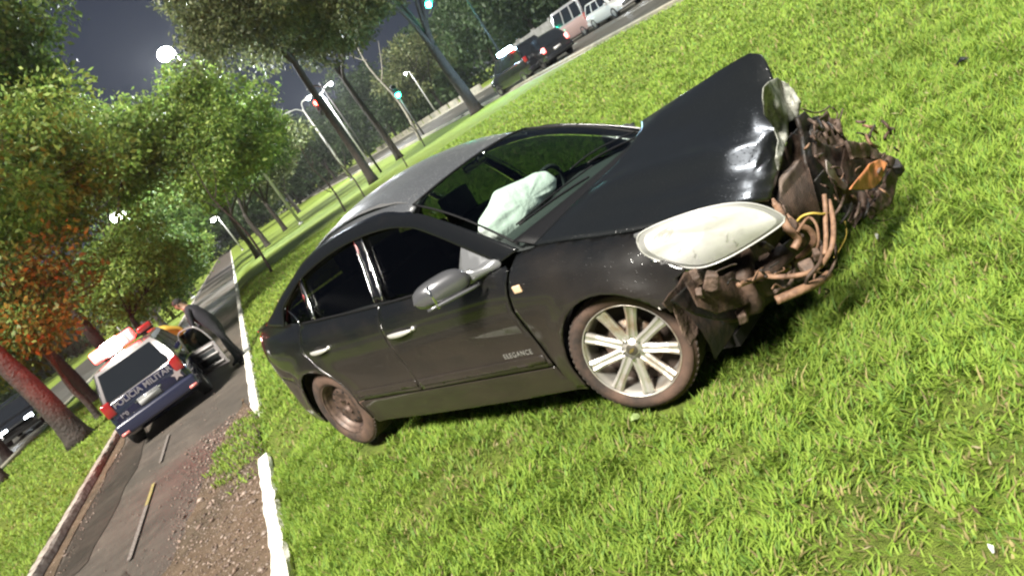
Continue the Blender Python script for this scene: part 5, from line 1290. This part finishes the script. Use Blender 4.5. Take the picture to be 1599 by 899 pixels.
P_PINK = pmat('faded_red_white_van', (.26, .165, .15), rough=.45, coat=.5)
# ---- police car on the path, seen from behind
PX, PY, PRZ = -2.66, 16.95, R(91)
pol = vehicle('police_car', 'dark blue and white police car with a glowing red roof beacon on the path', 'police car', (PX, PY, PZ), PRZ, P_BLUE, L_=4.1, Wd=1.58, H=1.45, belt=.90, hood=.95, rear=.06, rake=(.80, .34), lower=pmat('police_bumper', (.018, .020, .045), rough=.35, coat=.5), brake=False, pillar_paint=P_WHITE)
xr = -2.05
def ptext(body, size, y, z, nm='lettering', x=None, m=None):
    c = bpy.data.curves.new(nm, 'FONT'); c.body = body; c.size = size; c.extrude = .002; c.align_x = 'CENTER'; c.offset = .003; o = textmesh(nm, c, m or pmat('white_lettering', (.20, .185, .20), rough=.5), pol)
    o.matrix_local = Matrix.Translation((x if x is not None else xr-.012, y, z)) @ Matrix.Rotation(R(-90), 4, 'Z') @ Matrix.Rotation(R(90), 4, 'X'); return o
q = MB(); q.box((xr+.02, 0, .74), (.05, 1.34, .36)); bevel(q.build('tailgate', P_BLUE, pol), .02, 2)
ptext('POLÍCIA MILITAR', .145, 0, .800, x=xr-.010)
ptext('190', .10, .50, .60, x=xr-.010)
q = MB(); q.box((xr-.010, 0, .70), (.02, .50, .045)); q.build('tailgate_handle', M_CHROME, pol)
q = MB(); V = []; 
for i in range(10): a = math.pi*i/5+math.pi/2; r_ = .11 if i % 2 == 0 else .05; V.append((xr-.012, -.56+r_*math.cos(a), .68+r_*math.sin(a)))
V += [(v[0]-.004, v[1], v[2]) for v in V]; q.add(V, [tuple(range(10)), tuple(range(19, 9, -1))]+[(i, (i+1) % 10, 10+(i+1) % 10, 10+i) for i in range(10)]); q.build('star_emblem', pmat('emblem_pale', (.30, .25, .25), rough=.5), pol, smooth=False)
for s in (1, -1): q = MB(); q.box((xr-.065, s*.66, .36), (.02, .14, .05)); q.build('rear_reflector', pmat('reflector_red', (.8, .25, .22), rough=.3), pol)
# light bar
q = MB(); q.box((-.10, 0, 1.53), (.24, 1.10, .05)); bevel(q.build('light_bar', M_BLKPLAS, pol), .02, 2)
RED = (1.0, .012, .010)
q = MB(); q.box((-.12, .24, 1.64), (.32, .86, .23)); bevel(q.build('red_beacon', lampmat('beacon_red', (1.0, .010, .008), 3.2), pol), .04, 3)
q = MB(); q.box((-.12, .26, 1.645), (.34, .34, .25)); bevel(q.build('beacon_lamp', lampmat('beacon_core', (1.0, .55, .50), 30), pol), .05, 3)
q = MB(); q.box((-.12, -.42, 1.60), (.26, .30, .12)); bevel(q.build('dark_beacon', pmat('beacon_off', (.25, .02, .02), rough=.2, coat=1), pol), .04, 3)
bd = bpy.data.lights.new('beacon_light', 'SPOT'); bd.energy = 850; bd.color = RED; bd.spot_size = R(172); bd.spot_blend = .25; bd.shadow_soft_size = .12
bl = bpy.data.objects.new('beacon_light', bd); bl.location = (.22, .28, 1.66); bl.rotation_euler = Vector((-.35, 0, -1)).to_track_quat('-Z', 'Y').to_euler(); bl.rotation_euler = (Vector((.30, .10, 1)).to_track_quat('-Z', 'Y')).to_euler(); link(bl, pol)
plight('beacon_light', (-.15, .26, 2.05), RED, 45, .12, pol)
q = MB(); q.tube([(-1.2, -.2, 1.49), (-1.32, -.2, 1.9)], .008, 5); q.build('aerial', M_POLE, pol)
# open right rear door
dr = empty('open_door', (-.35, -.86, 0), 0, pol); dr.matrix_local = Matrix.Translation((-.70, -.80, 0)) @ Matrix.Rotation(R(46), 4, 'Z') @ Matrix.Diagonal((.80, .8, .76, 1))
q = MB(); q.box((-.45, 0, .62), (.92, .05, .66)); bevel(q.build('door_skin', P_WHITE, dr), .02, 2)
q = MB(); q.tube(smoothpath([(-.90, 0, .95), (-.82, .02, 1.30), (-.66, .05, 1.50), (-.15, .05, 1.50), (.02, 0, .97)], 4), .022, 6); q.build('door_window_frame', P_WHITE, dr)
q = MB(); q.box((-.45, .031, .62), (.66, .02, .34)); q.build('door_panel', M_SEAT, dr)
for z in (.42, .66, .88): q = MB(); q.box((-.45, .045, z), (.78, .02, .055)); q.build('door_trim', pmat('grey_trim', (.45, .43, .42), rough=.6), dr)
q = MB(); q.add([(-.88, .012, .98), (-.02, .012, .98), (-.14, .05, 1.47), (-.66, .05, 1.47), (-.80, .03, 1.30)], [(0, 1, 2, 3, 4)]); q.build('door_glass', M_FARGL, dr)

# ---- vehicles on the avenue
def avenue(px, py): q = gpt(px, py); return (q.x, q.y)
x, y = avenue(838, 118)
suv = vehicle('patrol_suv', 'dark pickup truck with a white and blue roof light on the avenue', 'pickup truck', (x, y+1.4), R(97), P_BLACK, L_=4.6, Wd=1.85, H=1.75, belt=1.08, brake=False, beam=None)
q = MB(); q.box((-.2, .35, 1.87), (.35, .85, .20)); bevel(q.build('blue_beacon', lampmat('beacon_blue_white', (.45, .78, 1.0), 90), suv), .06, 3)
plight('beacon_light', (-1.0, .3, 2.3), (.45, .75, 1.0), 500, .2, suv)
x, y = avenue(880, 92)
vehicle('parked_car', 'black hatchback parked right of the pickup on the avenue', 'car', (x, y+1.6), R(86), P_BLACK, L_=4.0, Wd=1.72, H=1.5, brake=True)
x, y = avenue(895, 72)
vehicle('van', 'faded red and white van behind the black hatchback', 'van', (x+3.0, y+3.6), R(92), P_PINK, L_=4.9, Wd=1.95, H=2.2, belt=1.15, hood=.75, rear=.05, rake=(.45, .12), pillar_paint=P_WHITE)
x, y = avenue(945, 42)
vehicle('parked_car', 'white car at the far kerb with bright lights on the wet avenue', 'car', (x+2.2, y+2.0), R(268), pmat('white_car_paint', (.36, .355, .34), rough=.3, coat=1), L_=4.3, Wd=1.75, H=1.5, beam=10)
x, y = avenue(1012, 6)
vehicle('parked_car', 'silver car cut by the top edge of the photo on the avenue', 'car', (x+3.6, y+1.0), R(90), P_SILV, L_=4.3, Wd=1.75, H=1.5)
# small scraps lying in the grass
def scrap(label, px, py, size, m, rz):
    p = gpt(px, py, .03); o = empty('scrap', (p.x, p.y, gz(p.x)+.045), R(rz)); tag(o, label, 'scrap')
    V = []; n = 9
    for i in range(n): a = 2*math.pi*i/n; r_ = size*(.6+.5*random.random()); V.append((r_*math.cos(a), r_*.62*math.sin(a), .012*math.sin(a*2)))
    V.append((0, 0, .014)); f = mesh('piece', V, [(i, (i+1) % n, n) for i in range(n)], m, o, smooth=False); solidify(f, .003)
scrap('pale green scrap of leaf lying just below the front wheel', 992, 657, .040, pmat('pale_leaf', (.30, .40, .15), rough=.6), 20)
scrap('small white paper scrap in the lower right corner of the lawn', 1553, 862, .012, pmat('paper_white', (.7, .7, .66), rough=.8), 60)
scrap('small dark plastic shard on the lawn near the top right', 1502, 98, .06, M_BLKPLAS, 10)
scrap('pale chip lying in the grass right of the torn bumper', 1372, 372, .018, pmat('paper_white', (.7, .7, .66)), 45)
# ---- side road on the left
p = gpt(122, 618, .5)
vehicle('oncoming_car', 'dark car with blue white headlights on the side road behind the police car', 'car', (-11.3, 39.0, VZ), R(-84), P_BLACK, L_=4.3, Wd=1.75, H=1.48, beam=14)
vehicle('oncoming_car', 'farther dark car with lit headlamps on the side road near the big trunk', 'car', (-17.2, 58.0, VZ), R(-90), P_BLACK, L_=4.3, Wd=1.75, H=1.48, beam=12)
vehicle('parked_car', 'grey car partly hidden behind the thick trunk on the left', 'car', (-14.6, 34.5, VZ), R(90), P_SILV, L_=4.3, Wd=1.75, H=1.48)

# ================================================================== PEOPLE
def person(label, loc, rz, J, mats, scale=1.0, name='person', hairm=None):
    """J: joints in metres (x right, y forward, z up), skin modifier over one skeleton -> one continuous body"""
    order = list(J['pts'].keys()); idx = {k: i for i, k in enumerate(order)}
    me = bpy.data.meshes.new('body'); me.from_pydata([tuple(J['pts'][k][0]) for k in order], [(idx[a], idx[b]) for a, b in J['edges']], [])
    o = bpy.data.objects.new('body', me); COL.objects.link(o)
    sk = o.modifiers.new('skin', 'SKIN'); sk.use_smooth_shade = True
    for k in order:
        v = me.skin_vertices[0].data[idx[k]]; r_ = J['pts'][k][1]; v.radius = (r_, r_) if not isinstance(r_, tuple) else r_; v.use_root = (k == 'pelvis')
    ss = o.modifiers.new('sub', 'SUBSURF'); ss.levels = 2; ss.render_levels = 2
    dg = bpy.context.evaluated_depsgraph_get(); dg.update(); ev = o.evaluated_get(dg); m2 = bpy.data.meshes.new_from_object(ev)
    bpy.data.objects.remove(o)
    for m in mats: m2.materials.append(m)     # 0 skin, 1 top, 2 trousers, 3 shoes, 4 vest
    cents = [(Vector(J['pts'][k][0]), J['mat'].get(k, 1)) for k in order]
    segs = [(Vector(J['pts'][a][0]), Vector(J['pts'][b][0]), J['mat'].get(a, 1), J['mat'].get(b, 1)) for a, b in J['edges']]
    for pl in m2.polygons:
        c = pl.center; best = 9e9; mi = 1
        for a, b, ma, mb in segs:
            ab = b-a; t = max(0, min(1, (c-a).dot(ab)/max(ab.length_squared, 1e-9))); d = (c-(a+ab*t)).length
            if d < best: best = d; mi = ma if t < .5 else mb
        pl.material_index = mi; pl.use_smooth = True
    t = empty(name, loc, rz); t.scale = (scale,)*3; tag(t, label, 'person')
    bo = bpy.data.objects.new('body', m2); link(bo, t)
    return t
def humanoid(hip=.95, bend=0.0, arms='reach', stride=.12, bulk=1.0):
    cb, sb = math.cos(bend), math.sin(bend)
    def up(y, z): return (y*cb+ (z)*sb, hip+z*cb-y*sb)      # rotate torso forward
    P_ = {}; E_ = []; Mt = {}
    def a(k, x, y, z, r_, m=1): P_[k] = ((x, y, z), r_); Mt[k] = m
    def t(k, x, y, z, r_, m=1): yy, zz = up(y, z); a(k, x, yy, zz, r_, m)
    a('pelvis', 0, 0, hip, (.155, .115), 2)
    t('waist', 0, 0, .18, (.165*bulk, .125*bulk)); t('chest', 0, .01, .38, (.185*bulk, .135*bulk)); t('neckbase', 0, 0, .53, (.075, .07)); t('neck', 0, .01, .60, .055, 0); t('head', 0, .03, .70, (.078, .090), 0); t('crown', 0, .02, .80, (.070, .082), 0)
    E_ += [('pelvis', 'waist'), ('waist', 'chest'), ('chest', 'neckbase'), ('neckbase', 'neck'), ('neck', 'head'), ('head', 'crown')]
    for s, n in ((1, 'r'), (-1, 'l')):
        t('sh'+n, .19*s, 0, .47, .062); 
        if arms == 'reach': el = up(.16, .24); ha = up(.42, .22); a('el'+n, .25*s, el[0], el[1], .045); a('wr'+n, .20*s, ha[0], ha[1], .030)
        else: el = up(-.03, .18); ha = up(.10, -.06); a('el'+n, .25*s, el[0], el[1], .045); a('wr'+n, .23*s, ha[0], ha[1], .030)
        wx, wy, wz = P_['wr'+n][0]; ex, ey, ez = P_['el'+n][0]; d = (Vector((wx, wy, wz))-Vector((ex, ey, ez))).normalized()
        pm = Vector((wx, wy, wz))+d*.07; a('palm'+n, pm.x, pm.y, pm.z, (.034, .018), 0)
        E_ += [('neckbase', 'sh'+n), ('sh'+n, 'el'+n), ('el'+n, 'wr'+n), ('wr'+n, 'palm'+n)]
        sd = d.cross(Vector((1, 0, 0))).normalized()
        for f in range(4):
            o_ = sd*((f-1.5)*.021); l = (.070, .082, .078, .060)[f]; q1 = pm+o_+d*.035; q2 = q1+d*l*.5+Vector((-s*.006, 0, 0)); q3 = q2+d*l*.4+Vector((-s*.022, 0, -.004))
            for kk, q_ in (('a', q1), ('b', q2), ('c', q3)): a(f'f{f}{kk}{n}', *q_, .0085, 0)
            E_ += [('palm'+n, f'f{f}a{n}'), (f'f{f}a{n}', f'f{f}b{n}'), (f'f{f}b{n}', f'f{f}c{n}')]
        q1 = pm-sd*.040-d*.02; q2 = q1-sd*.018+d*.035
        a('tha'+n, *q1, .011, 0); a('thb'+n, *q2, .009, 0); E_ += [('palm'+n, 'tha'+n), ('tha'+n, 'thb'+n)]
        yk = stride*s; a('hip'+n, .095*s, 0, hip-.06, (.095, .095), 2); a('kn'+n, .11*s, yk*.6+.03, hip*.52, .062, 2); a('an'+n, .12*s, yk, .10, .045, 2); a('toe'+n, .13*s, yk+.17, .045, (.042, .035), 3); a('heel'+n, .12*s, yk-.04, .045, .038, 3)
        E_ += [('pelvis', 'hip'+n), ('hip'+n, 'kn'+n), ('kn'+n, 'an'+n), ('an'+n, 'heel'+n), ('an'+n, 'toe'+n)]
    return dict(pts=P_, edges=E_, mat=Mt), up
SKIN = pmat('skin_tone', (.26, .15, .10), rough=.55); NAVY = pmat('dark_uniform', (.022, .020, .026), rough=.9); NAVYT = pmat('dark_trousers', (.020, .020, .024), rough=.9); SHOE = pmat('black_boots', (.012, .012, .012), rough=.4)
YVEST = pmat('yellow_vest', (.38, .30, .04), rough=.7)
def head_bits(t, up, cap=True, hair=(.012, .010, .009)):
    y, z = up(.03, .735); q = MB(); Mh = Matrix.Translation((0, y-.005, z+.03))
    q.lathe([(.086*math.cos(a), .075*math.sin(a)) for a in [R(-12+102*i/8) for i in range(9)]], 20, Mh @ Matrix.Diagonal((.92, 1.12, 1.15, 1))); q.build('hair', pmat('dark_hair', hair, rough=.8), t)
    q = MB(); yy, zz = up(.125, .715); q.tube([(0, yy-.02, zz+.03), (0, yy+.012, zz-.005), (0, yy-.015, zz-.012)], [.006, .011, .009], 6); q.build('nose', SKIN, t)
    for s in (1, -1):
        yy, zz = up(.02, .72); q = MB(); q.tube([(s*.076, yy, zz-.03), (s*.086, yy-.008, zz), (s*.076, yy-.004, zz+.025)], [.007, .011, .008], 6); q.build('ear', SKIN, t)
        yy, zz = up(.107, .738); q = MB(); q.lathe([(0, .012), (.008, .009), (.011, 0)], 8, Matrix.Translation((s*.030, yy, zz)) @ Matrix.Rotation(R(-90), 4, 'X')); q.build('eye', pmat('eye_dark', (.03, .02, .02), rough=.2), t)
    q = MB(); yy, zz = up(.112, .672); q.tube([(-.022, yy-.006, zz), (0, yy, zz), (.022, yy-.006, zz)], .005, 6); q.build('mouth', pmat('lip_tone', (.25, .10, .08), rough=.5), t)
J, up = humanoid(bend=R(24), arms='reach', bulk=1.15)
t = person('person in dark clothing leaning in at the open police car door', (-1.16, 16.25, PZ), R(70), J, [SKIN, NAVY, NAVYT, SHOE])
head_bits(t, up)
J, up = humanoid(bend=R(48), arms='down')
t = person('person in a yellow vest standing beyond the police car roof', (-2.02, 19.4, PZ), R(120), J, [SKIN, YVEST, NAVYT, SHOE])
head_bits(t, up)

# ================================================================== thin haze added round everything so the lamps glow
bm = bmesh.new(); bmesh.ops.create_cube(bm, size=1)
for v in bm.verts: v.co = Vector((v.co.x*1300, 400+v.co.y*2100, 10.2+v.co.z*23))
me = bpy.data.meshes.new('haze'); bm.to_mesh(me); bm.free(); hz = bpy.data.objects.new('haze', me); link(hz); hz['kind'] = 'stuff'; hz['label'] = 'damp night air glowing round the lamps'
m = bpy.data.materials.new('lamp_glow_haze'); m.use_nodes = True; n = m.node_tree; n.nodes.clear(); o = n.nodes.new('ShaderNodeOutputMaterial'); pv = n.nodes.new('ShaderNodeVolumePrincipled')
pv.inputs['Density'].default_value = .00028; pv.inputs['Color'].default_value = (.9, .92, .95, 1); pv.inputs['Anisotropy'].default_value = .35; n.links.new(pv.outputs[0], o.inputs['Volume']); me.materials.append(m)
